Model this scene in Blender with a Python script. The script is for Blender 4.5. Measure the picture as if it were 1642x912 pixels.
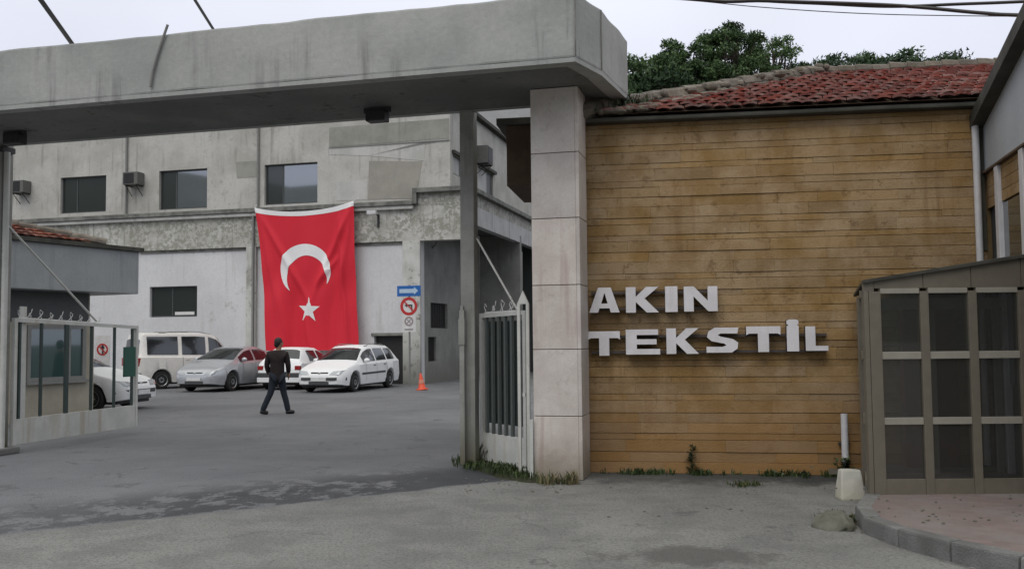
import bpy, bmesh, math, random
from mathutils import Vector, Matrix, noise as mnoise
random.seed(7)
for o in list(bpy.data.objects): bpy.data.objects.remove(o)
S = bpy.context.scene
COL = S.collection
R = math.radians

# ------------------------------------------------------------------ camera
F = 1500.0; PITCH = 0.0566; ROLL = 0.010; EYE = 1.65
cam = bpy.data.cameras.new('camera'); cam.sensor_width = 36; cam.lens = 36*F/1642
cam.clip_end = 3000; cam.clip_start = 0.05
co = bpy.data.objects.new('camera', cam); COL.objects.link(co)
CM = Matrix.Rotation(math.pi/2+PITCH, 4, 'X') @ Matrix.Rotation(-ROLL, 4, 'Z')
co.matrix_world = Matrix.Translation((0, 0, EYE)) @ CM
S.camera = co
CR = CM.to_3x3()

# ------------------------------------------------------------------ world: overcast sky
S.view_settings.view_transform = 'Standard'; S.view_settings.look = 'None'
S.view_settings.exposure = 0.30; S.view_settings.gamma = 1.0
W = bpy.data.worlds.new('World'); S.world = W; W.use_nodes = True
nt = W.node_tree; nt.nodes.clear()
SUN_EL, SUN_AZ = R(52), R(205)     # azimuth measured from +Y clockwise
def wn(t, **k):
    n = nt.nodes.new(t)
    for a, v in k.items(): setattr(n, a, v)
    return n
sky = wn('ShaderNodeTexSky', sky_type='NISHITA', sun_disc=False)
sky.sun_elevation = SUN_EL; sky.sun_rotation = SUN_AZ
bg1 = wn('ShaderNodeBackground'); bg1.inputs[1].default_value = 0.05
nt.links.new(sky.outputs[0], bg1.inputs[0])
tc = wn('ShaderNodeTexCoord'); sep = wn('ShaderNodeSeparateXYZ')
nt.links.new(tc.outputs['Generated'], sep.inputs[0])
rmp = wn('ShaderNodeValToRGB')
rmp.color_ramp.elements[0].position = 0.0; rmp.color_ramp.elements[0].color = (0.60, 0.62, 0.72, 1)
rmp.color_ramp.elements[1].position = 1.0; rmp.color_ramp.elements[1].color = (1.04, 1.03, .94, 1)
e = rmp.color_ramp.elements.new(0.30); e.color = (0.68, 0.70, 0.79, 1)
nt.links.new(sep.outputs[2], rmp.inputs[0])
nz = wn('ShaderNodeTexNoise'); nz.inputs['Scale'].default_value = 1.7; nz.inputs['Detail'].default_value = 4; nz.inputs['Roughness'].default_value = .45
nt.links.new(tc.outputs['Generated'], nz.inputs['Vector'])
mr = wn('ShaderNodeMapRange'); mr.inputs[1].default_value = .3; mr.inputs[2].default_value = .7; mr.inputs[3].default_value = .84; mr.inputs[4].default_value = 1.22
nt.links.new(nz.outputs[0], mr.inputs[0])
vm = wn('ShaderNodeVectorMath', operation='SCALE')
nt.links.new(rmp.outputs[0], vm.inputs[0]); nt.links.new(mr.outputs[0], vm.inputs['Scale'])
bg2 = wn('ShaderNodeBackground'); bg2.inputs[1].default_value = 1.0
nt.links.new(vm.outputs[0], bg2.inputs[0])
mx = wn('ShaderNodeMixShader'); mx.inputs[0].default_value = 0.88
nt.links.new(bg1.outputs[0], mx.inputs[1]); nt.links.new(bg2.outputs[0], mx.inputs[2])
wo = wn('ShaderNodeOutputWorld'); nt.links.new(mx.outputs[0], wo.inputs[0])
sl = bpy.data.lights.new('sun', 'SUN'); sl.energy = 0.85; sl.angle = R(40); sl.color = (1, .97, .93)
so = bpy.data.objects.new('sun', sl); COL.objects.link(so)
sd = Vector((math.sin(SUN_AZ)*math.cos(SUN_EL), math.cos(SUN_AZ)*math.cos(SUN_EL), math.sin(SUN_EL)))
so.rotation_euler = sd.to_track_quat('Z', 'Y').to_euler()

# ------------------------------------------------------------------ measuring helpers
def ray(px, py):
    return CR @ Vector(((px-821)/F, -(py-456)/F, -1))
def at(px, py, Y):
    d = ray(px, py); return Vector((0, 0, EYE)) + d*(Y/d.y)
def gnd(px, py, z=0.0):
    d = ray(px, py); return Vector((0, 0, EYE)) + d*((z-EYE)/d.z)
class Frame:
    """a vertical reference plane; local x along it, local y away from the street"""
    def __init__(s, ox, oy, deg):
        s.o = Vector((ox, oy, 0)); s.a = R(deg)
        s.u = Vector((math.cos(s.a), -math.sin(s.a), 0)); s.n = Vector((math.sin(s.a), math.cos(s.a), 0))
    def f(s, px, py, w=0.0):                # hit plane local y = w -> (x, z)
        d = ray(px, py); p0 = Vector((0, 0, EYE)) - s.o
        t = (w - p0.dot(s.n))/d.dot(s.n); p = p0 + d*t
        return p.dot(s.u), p.z
    def side(s, px, py, x):                 # hit plane local x = x -> (y, z)
        d = ray(px, py); p0 = Vector((0, 0, EYE)) - s.o
        t = (x - p0.dot(s.u))/d.dot(s.u); p = p0 + d*t
        return p.dot(s.n), p.z
    def empty(s, name): 
        o = bpy.data.objects.new(name, None); COL.objects.link(o)
        o.location = s.o; o.rotation_euler = (0, 0, -s.a); return o
    def loc(s, p):
        q = Vector(p) - s.o; return Vector((q.dot(s.u), q.dot(s.n), q.z))
    def wld(s, x, y, z): return s.o + s.u*x + s.n*y + Vector((0, 0, z))

# ------------------------------------------------------------------ materials
def lin(c):
    return tuple((v/12.92 if v <= .04045 else ((v+.055)/1.055)**2.4) for v in c)
class NT:
    def __init__(s, name):
        s.m = bpy.data.materials.new(name); s.m.use_nodes = True; s.t = s.m.node_tree
        s.t.nodes.clear(); s.out = s.t.nodes.new('ShaderNodeOutputMaterial')
    def n(s, t, **k):
        x = s.t.nodes.new(t)
        for a, v in k.items(): setattr(x, a, v)
        return x
    def l(s, a, b): s.t.links.new(a, b)
    def val(s, inp, v):
        if hasattr(v, 'is_linked') or hasattr(v, 'links'): s.l(v, inp)
        else: inp.default_value = v
    def math(s, op, a, b=None, c=None, clamp=False):
        x = s.n('ShaderNodeMath', operation=op); x.use_clamp = clamp
        s.val(x.inputs[0], a)
        if b is not None: s.val(x.inputs[1], b)
        if c is not None: s.val(x.inputs[2], c)
        return x.outputs[0]
    def noise(s, vec, scale, detail=4, rough=.55, mapping=None):
        if mapping:
            mp = s.n('ShaderNodeMapping'); mp.inputs['Scale'].default_value = mapping; s.l(vec, mp.inputs[0]); vec = mp.outputs[0]
        x = s.n('ShaderNodeTexNoise'); x.inputs['Scale'].default_value = scale; x.inputs['Detail'].default_value = detail
        x.inputs['Roughness'].default_value = rough; s.l(vec, x.inputs['Vector']); return x.outputs[0]
    def step(s, v, a, b, c=0., d=1.):
        x = s.n('ShaderNodeMapRange'); x.interpolation_type = 'SMOOTHSTEP'
        s.val(x.inputs[0], v); x.inputs[1].default_value = a; x.inputs[2].default_value = b
        x.inputs[3].default_value = c; x.inputs[4].default_value = d; return x.outputs[0]
    def mix(s, f, a, b, blend='MIX'):
        x = s.n('ShaderNodeMix', data_type='RGBA', blend_type=blend)
        s.val(x.inputs[0], f)
        for i, v in ((6, a), (7, b)):
            if isinstance(v, tuple): x.inputs[i].default_value = (*v[:3], 1)
            else: s.l(v, x.inputs[i])
        return x.outputs[2]
    def bsdf(s, color, rough=.7, metallic=0., bump=None, bstr=.3, bdist=.01, spec=.5, coat=0.):
        b = s.n('ShaderNodeBsdfPrincipled')
        if isinstance(color, tuple): b.inputs['Base Color'].default_value = (*color[:3], 1)
        else: s.l(color, b.inputs['Base Color'])
        s.val(b.inputs['Roughness'], rough); b.inputs['Metallic'].default_value = metallic
        b.inputs['Specular IOR Level'].default_value = spec; b.inputs['Coat Weight'].default_value = coat
        if bump is not None:
            u = s.n('ShaderNodeBump'); u.inputs['Strength'].default_value = bstr; u.inputs['Distance'].default_value = bdist
            s.l(bump, u.inputs['Height']); s.l(u.outputs[0], b.inputs['Normal'])
        s.l(b.outputs[0], s.out.inputs[0]); return b
def surf(name, c1, c2, scale=2., amt=1., streak=None, speck=None, spscale=14, spth=(.55, .65), spmask=(.42, .58), rough=.75, bump=.25, bdist=.006,
         metallic=0., dirt=None, spec=.35, coat=0., island=None, sat=(.85, 1.12)):
    """weathered surface: two-colour mottle, optional rain streaks, peeling specks, low dirt"""
    m = NT(name); tcn = m.n('ShaderNodeTexCoord'); v = tcn.outputs['Object']
    geo = m.n('ShaderNodeNewGeometry'); wv = geo.outputs['Position']
    a = m.noise(wv, scale, 5, .6); f = m.step(a, .35, .65)
    c = m.mix(m.math('MULTIPLY', f, amt), c1, c2)
    fine = m.noise(wv, scale*18, 4, .7)
    c = m.mix(m.step(fine, .3, .7, 0, .22), c, tuple(x*.62 for x in c1))
    if streak:
        st = m.noise(wv, 1.0, 4, .65, mapping=(5.5, 5.5, .35)); st2 = m.noise(wv, .9, 2, .5)
        s_ = m.math('MULTIPLY', m.step(st, .5, .68), m.step(st2, .4, .62))
        c = m.mix(m.math('MULTIPLY', s_, streak[1]), c, streak[0])
    if speck:
        p = m.noise(wv, spscale, 5, .7); q = m.noise(wv, spscale*.16, 2, .5)
        s_ = m.math('MULTIPLY', m.step(p, *spth), m.step(q, *spmask))
        c = m.mix(m.math('MULTIPLY', s_, speck[1]), c, speck[0])
    if dirt:
        sp = m.n('ShaderNodeSeparateXYZ'); m.l(wv, sp.inputs[0])
        z = m.math('ADD', sp.outputs[2], m.math('MULTIPLY', m.noise(wv, 3., 4), -.5))
        c = m.mix(m.step(z, -.25, dirt[1], .85, 0.), c, dirt[0])
    if island:
        h = m.n('ShaderNodeHueSaturation'); m.l(c, h.inputs['Color'])
        m.l(m.step(geo.outputs['Random Per Island'], 0, 1, 1-island, 1+island), h.inputs['Value'])
        m.val(h.inputs['Saturation'], m.step(m.math('FRACT', m.math('MULTIPLY', geo.outputs['Random Per Island'], 7.3)), 0, 1, *sat))
        c = h.outputs[0]
    m.bsdf(c, rough, metallic, fine if bump else None, bump, bdist, spec, coat)
    return m.m
def flat(name, c, rough=.6, metallic=0., spec=.5, coat=0., bump=0, var=.12):
    m = NT(name); geo = m.n('ShaderNodeNewGeometry')
    a = m.noise(geo.outputs['Position'], 9., 4, .6)
    col = m.mix(m.step(a, .3, .7, 0, 1.), c, tuple(x*(1-var) for x in c))
    m.bsdf(col, rough, metallic, a if bump else None, bump, .01, spec, coat)
    return m.m
def glass(name, tint=(.03, .035, .035), mirror=.3, clear=0., rough=.03):
    m = NT(name)
    d = m.n('ShaderNodeBsdfPrincipled'); d.inputs['Base Color'].default_value = (*tint, 1); d.inputs['Roughness'].default_value = .1
    g = m.n('ShaderNodeBsdfGlossy'); g.inputs['Roughness'].default_value = rough; g.inputs['Color'].default_value = (.8, .85, .9, 1)
    t = m.n('ShaderNodeBsdfTransparent'); t.inputs[0].default_value = (.86, .87, .86, 1)
    a = m.n('ShaderNodeMixShader'); a.inputs[0].default_value = clear; m.l(d.outputs[0], a.inputs[1]); m.l(t.outputs[0], a.inputs[2])
    lw = m.n('ShaderNodeLayerWeight'); lw.inputs[0].default_value = .35
    b = m.n('ShaderNodeMixShader'); m.l(m.step(lw.outputs['Fresnel'], 0, 1, mirror, 1.), b.inputs[0])
    m.l(a.outputs[0], b.inputs[1]); m.l(g.outputs[0], b.inputs[2]); m.l(b.outputs[0], m.out.inputs[0])
    return m.m

M = {}
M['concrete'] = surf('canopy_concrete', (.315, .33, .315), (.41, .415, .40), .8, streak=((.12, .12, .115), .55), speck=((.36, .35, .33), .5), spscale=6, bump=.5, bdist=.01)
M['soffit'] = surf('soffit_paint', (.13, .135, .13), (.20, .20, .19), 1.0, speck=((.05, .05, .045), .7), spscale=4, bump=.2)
M['post'] = surf('post_concrete', (.27, .27, .25), (.35, .35, .325), 3., streak=((.12, .12, .10), .5), dirt=((.10, .09, .05), .5), bump=.4)
M['marble'] = surf('pink_marble', (.53, .475, .44), (.63, .585, .545), 2.2, streak=((.36, .26, .24), .6), speck=((.36, .29, .27), .35), spscale=9, rough=.5, bump=.12, dirt=((.22, .19, .15), .35), island=.07)
M['joint'] = flat('stone_joint', (.10, .085, .075), .9)
M['stone_joint'] = surf('stone_course_joint', (.12, .08, .035), (.19, .13, .06), 3.)
M['stone'] = surf('ochre_stone', (.275, .172, .072), (.385, .27, .15), 2.6, streak=((.20, .105, .045), .45), speck=((.19, .115, .05), .75), spscale=9, spmask=(.35, .55), rough=.85, bump=.7, bdist=.015, island=.075, dirt=((.27, .155, .066), 1.2), sat=(.93, 1.07))
M['plaster_up'] = surf('upper_plaster', (.42, .41, .375), (.54, .53, .50), .8, streak=((.25, .24, .21), .7), speck=((.28, .26, .22), .5), spscale=4, bump=.3)
M['plaster_band'] = surf('peeling_plaster', (.44, .43, .39), (.58, .57, .54), 1.3, streak=((.22, .21, .18), .8), speck=((.25, .25, .205), .8), spscale=6.5, spth=(.46, .54), spmask=(.30, .48), bump=.6, bdist=.02)
M['plaster_low'] = surf('white_plaster', (.60, .60, .61), (.68, .68, .69), .6, streak=((.40, .39, .37), .35), speck=((.36, .35, .32), .6), spscale=2.2, spth=(.6, .68), bump=.15)
M['plaster_pil'] = surf('stained_pilaster', (.50, .50, .47), (.62, .62, .59), 1.5, streak=((.25, .24, .21), .8), speck=((.18, .17, .14), .9), spscale=5, spth=(.55, .62), bump=.4, dirt=((.18, .18, .16), 1.6))
M['patch_grey'] = surf('cement_patch', (.27, .27, .24), (.34, .335, .30), 1.5, streak=((.2, .2, .17), .5), bump=.4)
M['patch_pale'] = surf('pale_cement_patch', (.46, .455, .43), (.56, .55, .53), 1.5, streak=((.3, .29, .27), .5), bump=.3)
M['patch_tan'] = surf('tan_cement_patch', (.31, .295, .26), (.37, .35, .31), 1.5, bump=.4)
M['ledge'] = surf('dark_ledge', (.12, .12, .11), (.24, .24, .22), 2.5, bump=.4)
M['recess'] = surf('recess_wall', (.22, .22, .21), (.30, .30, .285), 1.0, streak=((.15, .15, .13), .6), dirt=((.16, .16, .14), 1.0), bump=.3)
M['fascia'] = surf('grey_fascia', (.46, .46, .46), (.56, .56, .56), 1.2, streak=((.28, .28, .27), .8), bump=.2)
M['far_grey'] = surf('far_concrete', (.34, .34, .34), (.40, .40, .40), .4, bump=.1)
M['glass'] = glass('window_glass', (.03, .035, .033), .035)
M['glass_sky'] = glass('reflective_glass', (.05, .055, .065), .34)
M['glass_car'] = glass('car_glass', (.015, .017, .018), .04)
M['glass_tint'] = glass('green_tinted_glass', (.035, .075, .07), .12)
M['glass_kiosk'] = glass('kiosk_glass', (.16, .16, .145), .03, clear=.86, rough=.02)
M['alu'] = flat('bronze_aluminium', (.175, .155, .12), .5, .2)
M['alu_l'] = flat('pale_aluminium', (.34, .32, .27), .5, .2)
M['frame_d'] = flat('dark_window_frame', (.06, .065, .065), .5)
M['white'] = surf('white_gate_paint', (.52, .53, .50), (.62, .62, .59), 3., streak=((.35, .27, .18), .5), speck=((.20, .14, .08), .6), spscale=20, spth=(.62, .68), rough=.5, bump=.1)
M['white_pipe'] = flat('white_pipe', (.62, .61, .62), .4)
M['greenbar'] = flat('dark_green_paint', (.035, .055, .05), .5)
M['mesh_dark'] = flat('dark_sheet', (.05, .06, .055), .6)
M['letter'] = surf('letter_face_white', (.66, .64, .655), (.74, .72, .74), 5., streak=((.45, .42, .40), .45), rough=.4, bump=0)
M['letter_side'] = flat('letter_return_dark', (.07, .055, .05), .6)
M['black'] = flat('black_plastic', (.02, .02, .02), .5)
M['iron'] = flat('dark_iron', (.035, .035, .035), .6)
M['pipe_grey'] = flat('grey_pipe', (.22, .22, .21), .6)
M['gutter'] = surf('old_gutter', (.04, .04, .033), (.075, .072, .06), 3., bump=.3)
M['tile'] = surf('red_clay_tile', (.23, .065, .052), (.31, .135, .115), 2.2, speck=((.36, .25, .22), .8), spscale=11, spth=(.48, .58), spmask=(.35, .5), bump=.4, rough=.9, island=.22)
M['tile_o'] = surf('orange_clay_tile', (.27, .095, .06), (.19, .07, .05), 2.2, speck=((.2, .15, .12), .5), bump=.4, rough=.85, island=.3)
M['mortar'] = surf('ridge_mortar', (.15, .13, .105), (.24, .21, .175), 5., speck=((.12, .13, .07), .6), spscale=12, bump=.8, bdist=.03, island=.2)
M['wood_brown'] = surf('brown_boarding', (.085, .055, .035), (.12, .08, .055), 4., bump=.3)
M['booth_grey'] = surf('booth_fascia', (.27, .285, .29), (.31, .325, .33), 1.5, streak=((.17, .18, .185), .4), bump=.05, rough=.5)
M['booth_wall'] = surf('booth_beige', (.34, .315, .25), (.40, .37, .30), 2., bump=.2)
M['wing_grey'] = surf('wing_cladding', (.37, .39, .41), (.42, .44, .46), 1.4, bump=.05)
M['kerb'] = surf('kerb_stone', (.17, .17, .165), (.25, .25, .245), 4., speck=((.10, .11, .07), .6), spscale=16, bump=.9, bdist=.02, island=.12)
M['soil'] = surf('weedy_soil', (.075, .07, .045), (.05, .065, .028), 9., speck=((.18, .16, .11), .7), spscale=24, bump=1., bdist=.03)
M['whiteblock'] = surf('white_limestone', (.50, .49, .43), (.62, .60, .54), 6., bump=.4, dirt=((.40, .38, .3), .1))
M['lump'] = surf('mossy_concrete', (.28, .275, .23), (.20, .20, .15), 8., speck=((.36, .35, .30), .6), spscale=22, bump=1., bdist=.03)
M['leaf'] = flat('weed_leaf', (.055, .085, .02), .7, var=.5)
M['leaf_dry'] = flat('dry_grass', (.19, .16, .08), .8, var=.4)
M['leaf_dark'] = flat('dark_leaf', (.025, .045, .015), .6, var=.4)
M['bark'] = surf('pine_bark', (.09, .07, .055), (.14, .11, .09), 6., bump=.8, bdist=.03)
M['rubber'] = flat('tyre_rubber', (.018, .018, .018), .8)
M['rim'] = flat('wheel_rim', (.36, .37, .38), .35, .7)
M['chrome'] = flat('bright_metal', (.55, .55, .55), .2, .9)
M['lamp_glass'] = flat('headlamp_lens', (.42, .44, .46), .12, .2, coat=.6)
M['tail_red'] = flat('tail_lamp_red', (.30, .02, .02), .2)
M['plate'] = flat('number_plate_white', (.70, .70, .70), .4)
M['trim'] = flat('grey_bumper_trim', (.06, .062, .065), .55)
M['carwhite'] = flat('white_car_paint', (.80, .81, .82), .45, spec=.3, coat=0., var=.04)
M['vanwhite'] = flat('cream_white_car_paint', (.74, .72, .68), .35, coat=.4, var=.08)
M['silver'] = flat('silver_car_paint', (.44, .455, .48), .32, .4, coat=.8, var=.04)
M['skin'] = flat('skin', (.36, .20, .13), .6)
M['hair'] = flat('dark_hair', (.012, .009, .008), .7)
M['jacket'] = flat('dark_maroon_jacket', (.014, .007, .008), .85, var=.3)
M['jeans'] = flat('dark_blue_jeans', (.010, .018, .030), .85, var=.4)
M['shoe'] = flat('black_shoe', (.010, .010, .012), .5)
M['orange'] = flat('orange_cone', (.75, .09, .035), .5)
M['signblue'] = flat('sign_blue', (.02, .13, .42), .4)
M['signwhite'] = flat('sign_white', (.68, .67, .66), .4)
M['signred'] = flat('sign_red', (.50, .03, .03), .4)
M['signblack'] = flat('sign_black', (.03, .03, .03), .5)

M['ac'] = flat('grimy_ac_casing', (.13, .13, .12), .6)
# foliage: leaf-to-leaf variation
def leafmat(name, a, b):
    m = NT(name); geo = m.n('ShaderNodeNewGeometry')
    c = m.mix(geo.outputs['Random Per Island'], a, b)
    q = m.noise(geo.outputs['Position'], .55, 3, .5)
    c = m.mix(m.step(q, .35, .65), c, tuple(x*.55 for x in a))
    bs = m.bsdf(c, .65, spec=.25)
    return m.m
M['pine'] = leafmat('pine_needles', (.045, .092, .036), (.15, .23, .085))
M['pine2'] = leafmat('pale_pine_needles', (.05, .09, .045), (.10, .155, .075))

# flag cloth
def flagmat():
    m = NT('red_flag_cloth'); geo = m.n('ShaderNodeNewGeometry')
    a = m.noise(geo.outputs['Position'], 60., 2, .6)
    b = m.bsdf(m.mix(a, (.60, .010, .030), (.68, .016, .036)), .75, bump=a, bstr=.08)
    return m.m
M['flag'] = flagmat(); M['flagwhite'] = flat('white_flag_cloth', (.80, .80, .80), .8, var=.05)

# ------------------------------------------------------------------ mesh building
class MB:
    def __init__(s): s.v = []; s.f = []
    def add(s, vs, fs):
        k = len(s.v); s.v += [Vector(p) for p in vs]; s.f += [tuple(i+k for i in f) for f in fs]; return s
    def box(s, x0, x1, y0, y1, z0, z1):
        return s.add([(x, y, z) for z in (z0, z1) for y in (y0, y1) for x in (x0, x1)],
                     [(0, 2, 3, 1), (4, 5, 7, 6), (0, 1, 5, 4), (2, 6, 7, 3), (0, 4, 6, 2), (1, 3, 7, 5)])
    def prism(s, pts, z0, z1):      # ccw xy outline
        n = len(pts); vs = [(p[0], p[1], z0) for p in pts] + [(p[0], p[1], z1) for p in pts]
        return s.add(vs, [tuple(range(n-1, -1, -1)), tuple(range(n, 2*n))] + [(i, (i+1) % n, n+(i+1) % n, n+i) for i in range(n)])
    def plate(s, pts, y0, y1):      # outline in xz seen from -y, extruded in y
        n = len(pts); vs = [(p[0], y0, p[1]) for p in pts] + [(p[0], y1, p[1]) for p in pts]
        ar = sum(pts[i][0]*pts[(i+1) % n][1]-pts[(i+1) % n][0]*pts[i][1] for i in range(n))
        fs = [tuple(range(n)), tuple(range(2*n-1, n-1, -1))] + [(i, n+i, n+(i+1) % n, (i+1) % n) for i in range(n)]
        if ar < 0: fs = [tuple(reversed(f)) for f in fs]
        return s.add(vs, fs)
    def tube(s, pts, r, n=8, r2=None, cap=True):
        pts = [Vector(p) for p in pts]; m = len(pts); rings = []
        up = Vector((0, 0, 1))
        for i, p in enumerate(pts):
            t = (pts[min(i+1, m-1)]-pts[max(i-1, 0)]).normalized()
            a = t.cross(up)
            if a.length < .05: a = t.cross(Vector((1, 0, 0)))
            a.normalize(); b = a.cross(t)
            rr = r if r2 is None else r+(r2-r)*i/(m-1)
            if isinstance(r, (list, tuple)): rr = r[i]
            rings.append([p + (a*math.cos(q)+b*math.sin(q))*rr for q in [2*math.pi*k/n for k in range(n)]])
        vs = [q for g in rings for q in g]; fs = []
        for i in range(m-1):
            for k in range(n): fs.append((i*n+k, (i+1)*n+k, (i+1)*n+(k+1) % n, i*n+(k+1) % n))
        if cap: fs += [tuple(range(n)), tuple(range(m*n-1, (m-1)*n-1, -1))]
        return s.add(vs, fs)
    def lathe(s, prof, n=20, axis='Z', c=(0, 0, 0)):
        vs = []; c = Vector(c)
        for (r, h) in prof:
            for k in range(n):
                q = 2*math.pi*k/n; a, b = r*math.cos(q), r*math.sin(q)
                vs.append(c + (Vector((a, b, h)) if axis == 'Z' else Vector((a, h, b))))
        fs = []
        for i in range(len(prof)-1):
            for k in range(n): fs.append((i*n+k, i*n+(k+1) % n, (i+1)*n+(k+1) % n, (i+1)*n+k))
        fs += [tuple(range(n-1, -1, -1)), tuple(range((len(prof)-1)*n, len(prof)*n))]
        if axis == 'Y': fs = [tuple(reversed(f)) for f in fs]
        return s.add(vs, fs)
    def ball(s, c, r, n=12, k=8):
        c = Vector(c); rx, ry, rz = (r, r, r) if not isinstance(r, (tuple, list)) else r
        vs = [c+Vector((0, 0, -rz))]
        for i in range(1, k):
            t = -math.pi/2+math.pi*i/k
            for j in range(n):
                q = 2*math.pi*j/n; vs.append(c+Vector((rx*math.cos(t)*math.cos(q), ry*math.cos(t)*math.sin(q), rz*math.sin(t))))
        vs.append(c+Vector((0, 0, rz))); fs = [(0, 1+(j+1) % n, 1+j) for j in range(n)]
        for i in range(k-2):
            for j in range(n): fs.append((1+i*n+j, 1+i*n+(j+1) % n, 1+(i+1)*n+(j+1) % n, 1+(i+1)*n+j))
        L = len(vs)-1; b = 1+(k-2)*n; fs += [(L, b+j, b+(j+1) % n) for j in range(n)]
        return s.add(vs, fs)
    def xf(s, mtx, start=0):
        for i in range(start, len(s.v)): s.v[i] = mtx @ s.v[i]
        return s
    def build(s, name, m, parent=None, bevel=0, smooth=False, seg=2, rough_edges=None, mats=None, fm=None, loc=None):
        me = bpy.data.meshes.new(name); me.from_pydata([tuple(p) for p in s.v], [], s.f)
        if mats:
            for x in mats: me.materials.append(x)
            for p, i in zip(me.polygons, fm): p.material_index = i
        else: me.materials.append(m)
        bm = bmesh.new(); bm.from_mesh(me)
        if not mats or True: bmesh.ops.recalc_face_normals(bm, faces=bm.faces)
        if bevel:
            es = [e for e in bm.edges if len(e.link_faces) == 2 and e.calc_face_angle(0) > .6]
            bmesh.ops.bevel(bm, geom=es, offset=bevel, segments=seg, affect='EDGES', profile=.6)
        if rough_edges:
            amp, cuts, sc = rough_edges
            for _ in range(cuts):
                bmesh.ops.subdivide_edges(bm, edges=[e for e in bm.edges if e.calc_length() > .12], cuts=1, use_grid_fill=True)
            for v in bm.verts:
                q = mnoise.noise_vector(v.co*sc); v.co += q*amp
        bm.to_mesh(me); bm.free()
        if smooth:
            for p in me.polygons: p.use_smooth = True
            if smooth != 'all':
                try: me.set_sharp_from_angle(angle=R(38))
                except Exception: pass
        o = bpy.data.objects.new(name, me); COL.objects.link(o)
        if parent is not None: o.parent = parent
        if loc is not None: o.location = loc
        return o
def tag(o, label=None, cat=None, group=None, kind=None):
    if label: o['label'] = label
    if cat: o['category'] = cat
    if group: o['group'] = group
    if kind: o['kind'] = kind
    return o
def empty(name, loc=(0, 0, 0), rz=0):
    o = bpy.data.objects.new(name, None); COL.objects.link(o); o.location = loc; o.rotation_euler = (0, 0, rz); return o
def copytree(o, parent=None):
    c = o.copy(); COL.objects.link(c); c.parent = parent
    for ch in list(o.children): copytree(ch, c)
    return c

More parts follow.
